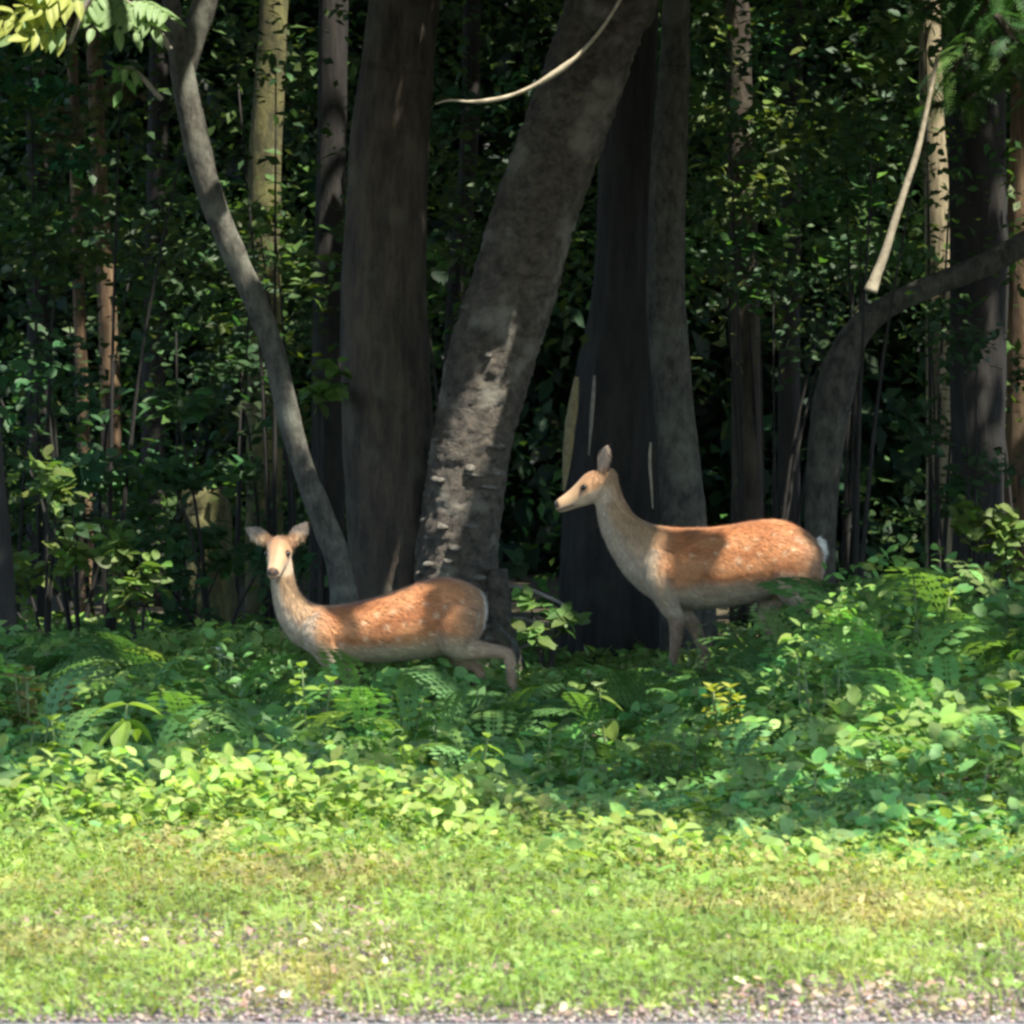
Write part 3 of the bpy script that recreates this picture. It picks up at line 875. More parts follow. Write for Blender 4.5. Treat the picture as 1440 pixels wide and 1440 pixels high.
def herb(name, label, px, Y, height, key, leaf_len, levels, per=2, stems=1, spread=.05, droop=.1, group=None, category='plant', zbase=0., **kw):
    g = ground_at(px, Y)
    height = max(height, float(veg_h(np.array([g.x]), np.array([Y]))[0]) * .62 + .10)
    root = thing(name, (g.x, Y, zbase), label, category, group)
    for s_ in range(stems):
        r = random.Random(hash((px, s_)) & 0xffff)
        ax, ay = (r.uniform(-spread, spread) for _ in range(2))
        lx, ly = ax + r.uniform(-.06, .06), ay + r.uniform(-.06, .03)
        H = height * r.uniform(.85, 1.1)
        tube_obj('stem', [(g.x + ax, Y + ay, zbase - .02, .006), (g.x + (ax + lx) / 2, Y + (ay + ly) / 2, zbase + H * .5, .005), (g.x + lx, Y + ly, zbase + H, .003)], STEM, root, n=6, seg=6)
        h0 = r.uniform(0, 6.28)
        for l in range(levels):
            t = .35 + .65 * (l + .5) / levels
            for p in range(per):
                hd = h0 + l * 1.57 + p * 2 * math.pi / per + r.uniform(-.4, .4)
                k = 1.15 - .55 * t
                put_leaf(root, key, (ax + (lx - ax) * t, ay + (ly - ay) * t, H * t), hd, r.uniform(-.1, .5) - droop - .1 * (1 - t), r.uniform(-.35, .35), leaf_len * k * r.uniform(.8, 1.2), **kw)
        for p in range(2):
            put_leaf(root, key, (lx, ly, H), h0 + p * 3.1, .7 - droop, 0, leaf_len * .6, **kw)
    return root

STEM = plain_mat('stem', (.10, .14, .04), .6)
GH = 'leafy herbs of the undergrowth'
herb('sapling', 'pale lime sapling with big drooping leaves at the left of the lawn edge', 184, 19.9, .40, 'lime_d', .23, 2, per=4, droop=.8, width=.27, fold=.10)
herb('bushy_herb', 'bright lime bushy herb below the left deer\'s chest', 462, 20.8, .42, 'lime', .095, 5, stems=3, spread=.09, group=GH)
herb('broad_leaved_herb', 'lime herb with broad hanging leaves below the left deer\'s belly', 553, 19.8, .24, 'lime_d', .12, 3, droop=.55, group=GH, width=.27, fold=.10)
herb('spear_leaved_herb', 'tall yellow-green herb with long spear leaves below the twin tree', 664, 19.5, .28, 'lime_n', .15, 3, per=3, droop=.35, group=GH, width=.17)
herb('curled_leaf_plant', 'plant with a big pale curled leaf under the profile deer\'s chin', 838, 22.0, .33, 'pale_c', .17, 2, per=2, droop=.6, group=GH, width=.3, droop_=0) if False else \
herb('curled_leaf_plant', 'plant with big pale curled leaves under the profile deer\'s chin', 838, 22.0, .30, 'pale', .16, 2, per=2, droop=.5, group=GH)
herb('sunlit_herb', 'yellow-green sunlit herb clump below the profile deer\'s forelegs', 1008, 21.3, .30, 'yellow', .10, 4, stems=4, spread=.12, group=GH)
herb('mound_herb', 'bright sunlit herb on the leafy mound at the right', 1305, 22.3, .62, 'lime', .095, 4, stems=4, spread=.13, group=GH)
herb('large_leaf_plant', 'plant with large bright leaves at the right edge', 1432, 19.5, .22, 'lime_w', .16, 2, per=3, droop=.2, group=GH, width=.4)
herb('pale_herb', 'pale broad-leaved herb between the sapling and the lime bushy herb', 428, 19.3, .22, 'pale_w', .12, 3, stems=2, droop=.3, group=GH, width=.34)
herb('white_leaved_sprig', 'sprig with whitish shining leaves before the profile deer\'s foreleg', 966, 23.9, .43, 'pale', .075, 4, stems=2, spread=.04, group=GH)
herb('yellow_herb', 'yellowest low herb in the lawn below the pale broad-leaved herb', 385, 18.5, .13, 'yellow', .08, 3, stems=3, spread=.1, group=GH)
herb('lobed_herb', 'wide round-leaved herb where lawn and shade meet, right of centre', 1000, 17.9, .13, 'lime_w', .10, 2, per=3, stems=3, spread=.12, group=GH, width=.4)
herb('lobed_herb', 'round-leaved lime herb right of the wide round-leaved one at the shade line', 1165, 18.0, .15, 'lime_w', .09, 3, stems=3, spread=.1, group=GH, width=.4)
herb('upright_herb', 'upright pointed-leaf herb at the shade line near the right edge', 1358, 18.1, .17, 'mid', .10, 4, stems=2, group=GH)
herb('dry_herb', 'yellowish drying herb at the left edge of the undergrowth', 45, 20.9, .40, 'dry', .10, 5, stems=4, spread=.12, group=GH)
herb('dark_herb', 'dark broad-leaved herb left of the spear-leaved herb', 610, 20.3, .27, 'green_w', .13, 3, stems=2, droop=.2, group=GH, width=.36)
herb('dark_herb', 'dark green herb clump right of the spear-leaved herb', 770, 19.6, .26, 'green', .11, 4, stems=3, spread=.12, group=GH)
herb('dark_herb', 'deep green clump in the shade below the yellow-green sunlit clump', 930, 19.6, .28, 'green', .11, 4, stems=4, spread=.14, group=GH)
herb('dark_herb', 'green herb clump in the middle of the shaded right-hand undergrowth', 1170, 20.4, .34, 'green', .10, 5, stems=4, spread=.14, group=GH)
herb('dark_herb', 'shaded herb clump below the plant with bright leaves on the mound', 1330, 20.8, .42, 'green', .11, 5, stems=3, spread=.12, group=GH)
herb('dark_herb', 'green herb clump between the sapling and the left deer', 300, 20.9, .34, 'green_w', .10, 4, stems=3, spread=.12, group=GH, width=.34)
herb('mid_herb', 'leafy green herb right below the left deer\'s hind legs', 700, 21.6, .30, 'mid', .085, 4, stems=3, spread=.1, group=GH)
herb('mid_herb', 'lime-tipped herb in front of the left deer\'s belly', 560, 21.4, .30, 'mid', .08, 5, stems=3, spread=.08, group=GH)
herb('pale_herb', 'low pale-leaved herb at the left end of the lawn\'s back edge', 60, 19.9, .24, 'lime_w', .10, 3, stems=4, spread=.14, group=GH, width=.34)
herb('pale_herb', 'tall mixed pale weed right of the drooping sapling', 300, 19.8, .30, 'pale', .085, 5, stems=3, spread=.08, group=GH)

# white blossom sprigs
def blossom(label, px, Y, h, n):
    g = ground_at(px, Y)
    root = thing('white_blossom', (g.x, Y, 0), label, 'flower', 'white blossoms in the undergrowth')
    for i in range(n):
        r = random.Random(i + px)
        dx, dy, H = r.uniform(-.06, .06), r.uniform(-.05, .05), h * r.uniform(.85, 1.1)
        tube_obj('stem', [(g.x, Y, 0, .003), (g.x + dx, Y + dy, H, .002)], STEM, root, n=4, seg=5)
        for k in range(4):
            o = bpy.data.objects.new('petal', PETAL); col.objects.link(o); o.parent = root
            o.location = (dx, dy, H); o.scale = (.035,) * 3
            o.rotation_euler = (r.uniform(-.2, .5), 0, k * 1.57 + r.uniform(-.3, .3))
PETAL = big_leaf('petal', (.72, .74, .68), 901, width=.32, droop=.1); PETAL.materials.append(M_leaf)
blossom('white blossom sprig at the left of the left deer\'s chest', 318, 22.2, .42, 4)
blossom('single white blossom below the profile deer\'s neck', 846, 23.4, .30, 1)
blossom('white blossom in the shade low at the right', 1215, 20.4, .22, 2)

# ------------------------------------------------------------------ ferns
def frond_mesh(name, c, seed, pairs=17, wid=.26, arch=(.75, .85), sub=5):
    r = np.random.default_rng(seed)
    V, F, C = [], [], []
    curve = lambda t: np.array([0, t * (1 - .12 * t), arch[0] * t - arch[1] * t * t])
    prev = None
    for i in range(13):
        t = i / 12; p = curve(t); w = .010 * (1 - t) + .002
        q = len(V)
        V += [p + (-w, 0, 0), p + (w, 0, 0)]; C += [np.array(c) * .8] * 2
        if prev is not None: F += [(prev, prev + 1, q + 1), (prev, q + 1, q)]
        prev = q
    for i in range(pairs):
        t = .10 + .88 * i / pairs
        L = wid * (math.sin(math.pi * (t ** .75)) ** .8) + .015
        p0 = curve(t); T = curve(t + .02) - curve(t); T /= np.linalg.norm(T)
        for sg in (-1, 1):
            side = np.array([sg, 0, 0]) * .92 + T * .38; side /= np.linalg.norm(side)
            cc = np.array(c) * math.exp(r.normal(0, .12))
            dz = np.array([0, 0, -.10 - .25 * r.random()])
            for k in range(sub):
                a = k / sub; m_ = (k + 1) / sub
                pa = p0 + side * L * a + dz * L * a * a
                pm = p0 + side * L * m_ + dz * L * m_ * m_
                wv = T * (.42 * L * (1 - a) * .42 + .006)
                q = len(V)
                V += [pa, (pa + pm) / 2 + wv, pm, (pa + pm) / 2 - wv]; C += [cc] * 4
                F += [(q, q + 3, q + 2), (q, q + 2, q + 1)]
    me = make_mesh(name, np.array(V), np.array(F), np.array(C))
    me.materials.append(M_leaf)
    return me

FRONDS = {k: [frond_mesh('frond', c, 60 + i, arch=a) for i, a in enumerate(((.75, .75), (.55, .7), (1.1, 1.0)))] for k, c in
          (('dark', (.085, .18, .06)), ('green', (.12, .23, .06)), ('lime', (.13, .22, .05)))}

def fern(label, px, Y, size, key, count=8, z=0., group='ferns of the undergrowth', toward=None):
    g = ground_at(px, Y)
    root = thing('fern', (g.x, Y, z), label, 'fern', group)
    r = random.Random(px * 7 + int(Y * 10))
    h0 = r.uniform(0, 6.28)
    for i in range(count):
        o = bpy.data.objects.new('frond', r.choice(FRONDS[key])); col.objects.link(o); o.parent = root
        o.rotation_euler = (r.uniform(.35, .95), r.uniform(-.2, .2), h0 + i * 6.283 / count + r.uniform(-.3, .3))
        L = size * r.uniform(.75, 1.15)
        o.scale = (L, L, L)
    return root

fern('big fern topping the mound behind the profile deer\'s tail', 1262, 24.0, .78, 'dark', 9, .12)
fern('fern at the right of the mound\'s highest fern', 1345, 23.6, .70, 'dark', 9)
fern('fern at the right edge on top of the mound', 1425, 23.4, .75, 'green', 9)
fern('fern covering the profile deer\'s hind feet', 1165, 23.8, .66, 'dark', 9)
fern('fern low on the mound, below the deer\'s hind feet', 1110, 22.6, .55, 'dark', 8)
fern('fern on the mound\'s front slope, left of the bright mound herb', 1235, 22.4, .62, 'green', 8)
fern('fern on the mound\'s front slope near the right edge', 1405, 21.7, .60, 'dark', 8)
fern('fern with sunlit ribs at the far left of the undergrowth', 118, 22.2, .62, 'green', 8)
fern('fern below the two sunlit saplings at the left', 205, 23.0, .66, 'dark', 9)
fern('fern against the dark trunk at the left edge', 40, 22.9, .68, 'dark', 9)
fern('fern next to the white blossom sprig, left of the left deer', 268, 22.3, .60, 'green', 8)
fern('fern just in front of the left deer\'s chest', 390, 21.7, .46, 'dark', 8)
fern('fern in front of the left deer\'s flank', 500, 21.5, .42, 'dark', 8)
fern('fern in front of the left deer\'s hind leg', 680, 21.6, .56, 'dark', 8)
fern('fern in the gap between the two deer', 745, 22.4, .40, 'dark', 8)
fern('fern below the profile deer\'s chest', 905, 23.0, .46, 'green', 8)
fern('dark fern under the profile deer\'s belly', 1045, 23.5, .46, 'dark', 8)

# smaller fern fronds filling the undergrowth between the single plants
def plain_frond(seed, arch):
    me = frond_mesh('tmp', (1, 1, 1), seed, pairs=11, wid=.28, arch=arch, sub=2)
    V = np.empty(len(me.vertices) * 3, np.float32); me.vertices.foreach_get('co', V)
    F = np.array([p.vertices[:] for p in me.polygons])
    bpy.data.meshes.remove(me)
    return V.reshape(-1, 3).astype(float), F
r3 = np.random.default_rng(77)
parts = []
for v_ in range(3):
    tv, tf = plain_frond(300 + v_, ((.75, .75), (.55, .7), (1.0, .9))[v_])
    n = 220
    x = r3.uniform(-4.2, 4.2, n); Y = r3.uniform(17.6, 27.5, n)
    k = (Y > veg_front(x) + .35) & ((vnoise(x, Y, .9) > .42))
    pxx = px_of(x, Y)
    k &= ~((Y > 21.9) & (Y < 23.1) & (pxx > 370) & (pxx < 730)) & ~((Y > 24.3) & (Y < 25.5) & (pxx > 880) & (pxx < 1190))
    x, Y = x[k], Y[k]; n = len(x)
    hd = r3.uniform(0, 6.283, n); pt = r3.uniform(.25, .9, n)
    yv = np.stack([-np.sin(hd) * np.cos(pt), np.cos(hd) * np.cos(pt), np.sin(pt)], 1)
    xv = np.stack([np.cos(hd), np.sin(hd), 0 * hd], 1)
    zv = np.cross(xv, yv)
    P = np.stack([x, Y, veg_h(x, Y) * .45], 1)
    S_ = r3.uniform(.28, .5, n) * (.6 + veg_h(x, Y))
    parts.append(scatter(tv, tf, P, np.stack([xv, yv, zv], 2), S_, tint(n, (.12, .235, .065), .25, .1, r3)))
V, F, C = merge(parts)
o = obj('fern_undergrowth', make_mesh('fern_undergrowth', V, F, C), M_leaf)
o['kind'] = 'stuff'
o['label'] = 'mass of small fern fronds in the shady undergrowth'

# ------------------------------------------------------------------ shrubs and saplings among the trunks
def shrub(label, px, py, Y, w, h, n, c, leaf=(.06, .12), z0=None):
    ctr = at(px, py, Y)
    root = thing('shrub', (ctr.x, Y, 0), label, 'shrub', 'shrubs among the trunks')
    r = np.random.default_rng(int(px * 3 + py))
    clumps = r.normal(0, 1, (max(4, n // 45), 3)) * np.array([w * .5, w * .35, h * .5])
    k = r.integers(0, len(clumps), n)
    Pq = clumps[k] + r.normal(0, 1, (n, 3)) * np.array([w * .16, w * .16, h * .10]) + np.array([0, 0, ctr.z])
    Pq[:, 2] = np.maximum(Pq[:, 2], .04)
    Pq = Pq[~in_gaps(Pq + np.array([ctr.x, Y, 0]), .18, .45)]; n = len(Pq)
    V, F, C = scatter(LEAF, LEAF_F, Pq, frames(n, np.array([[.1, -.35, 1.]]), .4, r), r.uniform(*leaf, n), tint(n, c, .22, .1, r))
    obj('foliage', make_mesh('foliage', V, F, C), M_leaf, root)
    for i in range(2 if ctr.z > 1 else 4):
        e = clumps[i] + np.array([0, 0, ctr.z])
        tube_obj('stem', [(ctr.x, Y, -.02, .018), (ctr.x + e[0] * .4, Y + e[1] * .4, e[2] * .55, .009), (ctr.x + e[0], Y + e[1], e[2], .004)], M_bark_dark, root, n=8, seg=6)

shrub('broad-leaved evergreen shrub with shining leaves at the left, above the ferns', 110, 615, 28.5, .75, .42, 420, (.05, .12, .05))
shrub('shining-leaved shrub left of the slender tree\'s lower trunk', 300, 615, 28.5, .5, .35, 260, (.055, .12, .045))
shrub('low yellow-green sunlit shrub near the left edge', 65, 745, 27.6, .38, .42, 240, (.12, .19, .045))
shrub('narrow sunlit shrub with a curled tip beneath the stump', 196, 775, 27.2, .22, .5, 200, (.11, .18, .045))
shrub('dark shrub beneath the sunlit stump, left of the left deer\'s head', 305, 800, 28.2, .55, .45, 260, (.04, .10, .04))
shrub('leafy shrub half hiding the sunlit stump', 268, 770, 29.2, .42, .30, 320, (.05, .11, .04))
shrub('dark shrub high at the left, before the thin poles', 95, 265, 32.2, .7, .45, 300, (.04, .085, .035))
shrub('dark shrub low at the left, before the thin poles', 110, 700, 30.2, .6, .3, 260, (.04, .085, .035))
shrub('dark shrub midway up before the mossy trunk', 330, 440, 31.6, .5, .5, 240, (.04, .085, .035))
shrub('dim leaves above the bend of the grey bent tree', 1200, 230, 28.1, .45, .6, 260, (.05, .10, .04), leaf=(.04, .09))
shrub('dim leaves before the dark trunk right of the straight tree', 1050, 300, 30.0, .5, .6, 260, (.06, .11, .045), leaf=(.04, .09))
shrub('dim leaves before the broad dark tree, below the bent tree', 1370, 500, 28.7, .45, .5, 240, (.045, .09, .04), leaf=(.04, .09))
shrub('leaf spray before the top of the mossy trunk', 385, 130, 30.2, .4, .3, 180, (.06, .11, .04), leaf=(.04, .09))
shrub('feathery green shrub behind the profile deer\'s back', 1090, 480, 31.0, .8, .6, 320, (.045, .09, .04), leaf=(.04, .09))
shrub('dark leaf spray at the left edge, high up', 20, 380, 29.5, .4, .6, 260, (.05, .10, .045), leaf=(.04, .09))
shrub('added dim leaves darkening the pale sunlit trunk, just below the bent tree', 1322, 480, 30.6, .34, .45, 220, (.045, .09, .036), leaf=(.04, .09))  # leaves added to darken the pale trunk outside its sunlit stretch
shrub('added dim leaves darkening the foot of the pale sunlit trunk', 1322, 650, 30.4, .36, .5, 260, (.045, .09, .036), leaf=(.04, .09))
shrub('added dim leaves darkening the top of the pale sunlit trunk', 1312, 60, 30.8, .34, .4, 200, (.05, .10, .036), leaf=(.04, .09))
shrub('added dim leaves darkening the mossy trunk low down', 374, 560, 32.4, .4, .8, 340, (.042, .085, .036), leaf=(.04, .09))  # also added, to dim the trunk below its sunlit patch
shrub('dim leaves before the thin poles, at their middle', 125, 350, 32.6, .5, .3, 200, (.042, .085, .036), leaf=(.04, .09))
shrub('leafy sprig at the waist of the slender tree', 452, 560, 26.8, .16, .2, 70, (.10, .19, .045))
shrub('shrub between slender tree and upright stem, high up', 420, 330, 30.5, .35, .35, 130, (.09, .15, .04))
shrub('sunlit leafy sapling right of the straight grey-green tree', 1075, 150, 33, .55, .9, 360, (.12, .17, .045))
shrub('leafy sapling high up, left of the broad dark tree', 1185, 95, 32, .4, .5, 220, (.10, .17, .045))
shrub('green sapling with flat leaf layers left of the pale dead branch', 1205, 310, 30.2, .5, .35, 280, (.06, .15, .045))
shrub('dim shrub under the green sapling with flat leaf layers', 1080, 370, 31.5, .7, .35, 260, (.05, .11, .04))
shrub('bright shrub at the right edge, beside the broad dark tree', 1432, 735, 28.2, .28, .5, 220, (.13, .19, .045))
shrub('shrub at the right edge below the bent tree', 1436, 560, 29.6, .3, .35, 140, (.08, .15, .045))
shrub('dim shrub around the broad dark tree\'s foot', 1340, 690, 28.8, .3, .7, 160, (.045, .09, .04))  # added low down to darken the pale trunk behind it
shrub('small bright-leaved plant between the two deer', 768, 880, 26.6, .16, .22, 70, (.11, .19, .05))
shrub('dark leafy shrub in the upper left corner', 55, 130, 29.5, .55, .4, 300, (.035, .12, .045))
shrub('brownish leafy spray beside the slender tree\'s top', 150, 160, 28.5, .45, .3, 200, (.10, .10, .05), leaf=(.05, .09))
shrub('dark leaves in the fork between upright and leaning stems', 645, 190, 30.5, .3, .5, 220, (.035, .09, .045))
shrub('dim shrub behind the left deer\'s ears', 250, 470, 31.5, .8, .5, 360, (.04, .09, .04))
shrub('leafy shrub by the top of the mossy trunk', 450, 60, 31, .4, .5, 240, (.06, .13, .04))

# compound leaves hanging in the upper left corner, on branches of the slender tree
LEAFLET = {k: big_leaf('leaflet', c, 700 + i, width=.22, droop=.18, fold=.05) for i, (k, c) in enumerate((('yellow', (.33, .37, .09)), ('pale', (.22, .33, .14)), ('green', (.10, .22, .06))))}
for m_ in LEAFLET.values(): m_.materials.append(M_leaf)
base_v = np.array(slender.matrix_basis.translation)
def compound_branch(rows, Y, leaves, key, size):
    pts = px_path(rows, Y)
    br = tube_obj('branch', pts, M_wood_dull, slender, n=16, seg=7)
    for (x0, y0, x1, y1, n_) in leaves:
        a, b = np.array(at(x0, y0, Y)), np.array(at(x1, y1, Y - .12))
        ax = b - a; L = np.linalg.norm(ax); ax /= L
        V, F, T1 = tube([(*a, .004), (*((a + b) / 2 + np.array([0, 0, .02])), .003), (*b, .002)], n=6, seg=5)
        obj('leaf_stalk', make_mesh('leaf_stalk', V - base_v, [np.array(F), np.array(T1)]), STEM, br)
        upv = np.array([.15, -.75, .65]) + rng.normal(0, .12, 3)
        sd = np.cross(ax, upv); sd /= np.linalg.norm(sd); up = np.cross(sd, ax)
        for i in range(n_):
            t = .2 + .8 * i / (n_ - 1)
            for sg in ((-1, 1) if i < n_ - 1 else (0,)):
                yv = (sd * sg * .9 + ax * (.45 if sg else 1) + np.array([0, 0, -.25]) + rng.normal(0, .1, 3)); yv /= np.linalg.norm(yv)
                xv = np.cross(yv, up); xv /= np.linalg.norm(xv); zv = np.cross(xv, yv)
                o = bpy.data.objects.new('leaflet', LEAFLET[key if rng.random() > .18 else 'pale']); col.objects.link(o); o.parent = br
                m4 = Matrix(((xv[0], yv[0], zv[0]), (xv[1], yv[1], zv[1]), (xv[2], yv[2], zv[2]))).to_4x4()
                m4.translation = Vector(a + (b - a) * t + np.array([0, 0, .02]) * 4 * t * (1 - t) - base_v)
                o.matrix_local = m4 @ Matrix.Scale(size * float(rng.uniform(.8, 1.15)), 4)
compound_branch([(160, -40, 10), (125, 0, 9), (108, 35, 8), (98, 62, 6)], 25.0, [(110, -20, 10, 40, 6), (100, 25, -20, 25, 6), (98, 52, 40, 52, 5), (110, 0, 30, -15, 6), (104, 40, 20, 52, 5), (120, 0, 60, 15, 6)], 'yellow', .115)
compound_branch([(240, 70, 9), (205, 20, 8), (160, -5, 6), (120, -20, 4)], 25.5, [(150, -10, 165, 40, 5), (175, 0, 215, 42, 6), (190, 0, 240, 25, 6), (140, 10, 130, 40, 4), (165, -5, 190, 45, 5), (150, -15, 120, 20, 5)], 'pale', .11)
compound_branch([(228, 140, 8), (190, 100, 7), (165, 95, 4)], 26.0, [(200, 105, 150, 100, 4), (185, 98, 170, 128, 3)], 'green', .09)

# drooping feathery boughs of the broad tree in the upper right corner
SPRAY = [frond_mesh('spray', c, 90 + i, pairs=16, wid=.20, arch=(.05, .6), sub=4) for i, c in enumerate(((.07, .17, .05), (.11, .21, .05), (.05, .12, .05)))]
bb = np.array(broad.matrix_basis.translation)
def bough(rows, Y, n_, size):
    pts = px_path(rows, Y)
    br = tube_obj('bough', pts, M_bark_brown, broad, n=14, seg=7)
    S = spline(pts, n_)
    for i in range(n_):
        for sg in (-1, 1):
            o = bpy.data.objects.new('spray', random.choice(SPRAY)); col.objects.link(o); o.parent = br
            o.location = Vector(S[i, :3] - bb)
            o.rotation_euler = (random.uniform(-.5, .25), random.uniform(-.5, .5), random.uniform(0, 6.28))
            o.scale = (size * random.uniform(.7, 1.2),) * 3
bough([(1392, -60, 16), (1400, 0, 12), (1420, 40, 9), (1470, 80, 5)], 28.7, 14, .30)
bough([(1392, 0, 16), (1372, 40, 12), (1352, 75, 9), (1335, 110, 5)], 28.7, 12, .28)
bough([(1395, 60, 14), (1420, 95, 10), (1450, 120, 8), (1490, 130, 5)], 28.7, 14, .30)
bough([(1400, -40, 14), (1440, -10, 10), (1490, 20, 5)], 28.4, 12, .30)
bough([(1385, -30, 14), (1340, -10, 10), (1290, 20, 5)], 28.9, 12, .28)
bough([(1400, 20, 12), (1430, 60, 9), (1480, 100, 5)], 28.3, 12, .28)
bough([(1380, 110, 14), (1350, 140, 10), (1310, 150, 6)], 28.8, 9, .26)

# ------------------------------------------------------------------ deer
def loft(rings, seg=20):
    V, F = [], []
    th = np.linspace(0, 2 * math.pi, seg, endpoint=False)
    for (c, u, s_) in rings:
        for a in th:
            V.append(np.array(c) + np.array(u) * math.cos(a) + np.array(s_) * math.sin(a))
    for i in range(len(rings) - 1):
        for j in range(seg):
            F.append((i * seg + j, i * seg + (j + 1) % seg, (i + 1) * seg + (j + 1) % seg, (i + 1) * seg + j))
    F.append(tuple(range(seg)))
    F.append(tuple(range((len(rings) - 1) * seg, len(rings) * seg))[::-1])
    return V, F

def dense(rows, n):
    """smooth interpolation of rows of numbers"""
    P = np.array(rows, float)
    P = np.vstack([2 * P[0] - P[1], P, 2 * P[-1] - P[-2]])
    out = []
    for t in np.linspace(0, len(P) - 3 - 1e-6, n):
        i = int(t); u = t - i
        a, b, c, d = P[i:i + 4]
        out.append(.5 * ((2 * b) + (-a + c) * u + (2 * a - 5 * b + 4 * c - d) * u * u + (-a + 3 * b - 3 * c + d) * u ** 3))
    return np.array(out)

HEAD = [(-.045, -.010, .046, .042), (-.01, .0, .062, .052), (.03, .004, .072, .059), (.07, .002, .072, .060), (.10, -.006, .065, .054), (.13, -.013, .056, .046),
        (.165, -.020, .047, .038), (.20, -.026, .040, .034), (.225, -.029, .036, .032), (.245, -.030, .029, .027), (.256, -.030, .016, .017)]

def deer(name, label, Y0, body_rows, head_px, head_f, legs, ears, ring_lines, spots, tail=None, dY_head=0., hs=1.):
    parts = []
    D = dense(body_rows, 44)
    rings = []
    for (tx, ty, bx, by, hw, dy) in D:
        t_, b_ = at(tx, ty, Y0), at(bx, by, Y0)
        c = (t_ + b_) / 2; u = (t_ - b_) / 2
        rings.append((Vector((c.x, Y0 + dy, c.z)), Vector((u.x, 0, u.z)), Vector((0, hw, 0))))
    parts.append(loft(rings, 28))
    hp = at(head_px[0], head_px[1], Y0) + Vector((0, dY_head, 0))
    f = Vector(head_f).normalized()
    u = (Vector((0, 0, 1)) - f * f.z).normalized()
    s_ = f.cross(u)
    if s_.y > 0 and abs(s_.y) > .5: s_ = -s_
    HD = dense(HEAD, 26)
    parts.append(loft([(hp + f * a * hs + u * b * hs, u * h * hs, s_ * w * hs) for (a, b, h, w) in HD], 22))
    # ears
    for (sg, base, tip, face) in ears:
        b0 = hp + (f * base[0] + u * base[1] + s_ * base[2] * sg) * hs
        t0 = b0 + Vector(tip)
        ax = (t0 - b0); L = ax.length; ax.normalize()
        fc = Vector(face); wd = ax.cross(fc).normalized(); th = wd.cross(ax).normalized()
        er = []
        for k, w in ((-.1, .014), (0, .018), (.15, .026), (.35, .034), (.55, .035), (.75, .027), (.9, .015), (1, .006)):
            er.append((b0 + ax * L * k, wd * w, th * (.0105 - .003 * max(k, 0))))
        parts.append(loft(er, 16))
    for chain in legs:
        pts = []
        for (px, py, dy, r) in chain:
            p = at(px, py, Y0)
            pts.append((p.x, Y0 + dy, max(p.z, .0) , r))
        V, F, T1 = tube(pts, n=34, seg=14)
        parts.append((list(V), [tuple(q) for q in F] + [tuple(q) for q in T1]))
    if tail:
        pts = [(*(at(px, py, Y0) + Vector((0, dy, 0))), r) for (px, py, dy, r) in tail]
        V, F, T1 = tube(pts, n=12, seg=12)
        parts.append((list(V), [tuple(q) for q in F] + [tuple(q) for q in T1]))
    Vall, Fall, o_ = [], [], 0
    for V, F in parts:
        Vall += [tuple(v) for v in V]; Fall += [tuple(i + o_ for i in q) for q in F]; o_ += len(V)
    me = bpy.data.meshes.new('raw'); me.from_pydata(Vall, [], Fall)
    import bmesh
    bm = bmesh.new(); bm.from_mesh(me); bmesh.ops.recalc_face_normals(bm, faces=bm.faces); bm.to_mesh(me); bm.free()
    tmp = bpy.data.objects.new('raw', me); col.objects.link(tmp)
    rm = tmp.modifiers.new('r', 'REMESH'); rm.mode = 'VOXEL'; rm.voxel_size = .0075
    sm = tmp.modifiers.new('s', 'SMOOTH'); sm.factor = .5; sm.iterations = 5
    dg = bpy.context.evaluated_depsgraph_get()
    ev = bpy.data.meshes.new_from_object(tmp.evaluated_get(dg))
    bpy.data.objects.remove(tmp); bpy.data.meshes.remove(me)
    n_ = len(ev.vertices)
    W = np.empty(n_ * 3, np.float32); ev.vertices.foreach_get('co', W); W = W.reshape(-1, 3).astype(float)
    Nn = np.empty(n_ * 3, np.float32); ev.vertices.foreach_get('normal', Nn); Nn = Nn.reshape(-1, 3).astype(float)
    # coat colours
    px = IMG / 2 + W[:, 0] / Y0 * FPX
    py = HORIZON + (CAM_H - W[:, 2]) / Y0 * FPX
    top = np.interp(px, ring_lines[0], ring_lines[1]); bot = np.interp(px, ring_lines[0], ring_lines[2])
    t = np.clip((bot - py) / (bot - top), -1, 1.3)
    rufous = np.array([.29, .108, .038]); tan = np.array([.31, .195, .105]); cream = np.array([.36, .29, .19]); dark = np.array([.22, .095, .04])
    nz = np.array([mnoise.noise(Vector((v[0] * 7, v[1] * 7, v[2] * 11))) for v in W])
    nz2 = np.array([mnoise.noise(Vector((v[0] * 26, v[1] * 26, v[2] * 26))) for v in W])
    mixw = lambda a, b, w: a * (1 - w[:, None]) + b * w[:, None]
    C = np.tile(rufous, (n_, 1))
    C = mixw(C, np.tile(np.array([.43, .195, .08]), (n_, 1)), np.clip(nz * 1.6 + .35, 0, 1) * .8)
    C = mixw(C, np.tile(cream, (n_, 1)), smooth(.38, .10, t + nz * .10))
    C = mixw(C, np.tile(dark, (n_, 1)), smooth(.95, 1.04, t) * .25)
    neck = smooth(ring_lines[3][0], ring_lines[3][1], px)         # towards the neck: greyer tan
    C = mixw(C, np.tile(tan * .95, (n_, 1)), neck)
    C = mixw(C, np.tile(np.array([.45, .40, .31]), (n_, 1)), neck * smooth(.0, -.5, -Nn[:, 0] * 0 + ( -(-Nn[:, 0]) )) * .5)
    low = smooth(bot.max() + 4, bot.max() + 24, py)
    C = mixw(C, np.tile(np.array([.21, .14, .085]), (n_, 1)), low)
    rear = smooth(ring_lines[4][0], ring_lines[4][1], px)         # haunch and pale rump
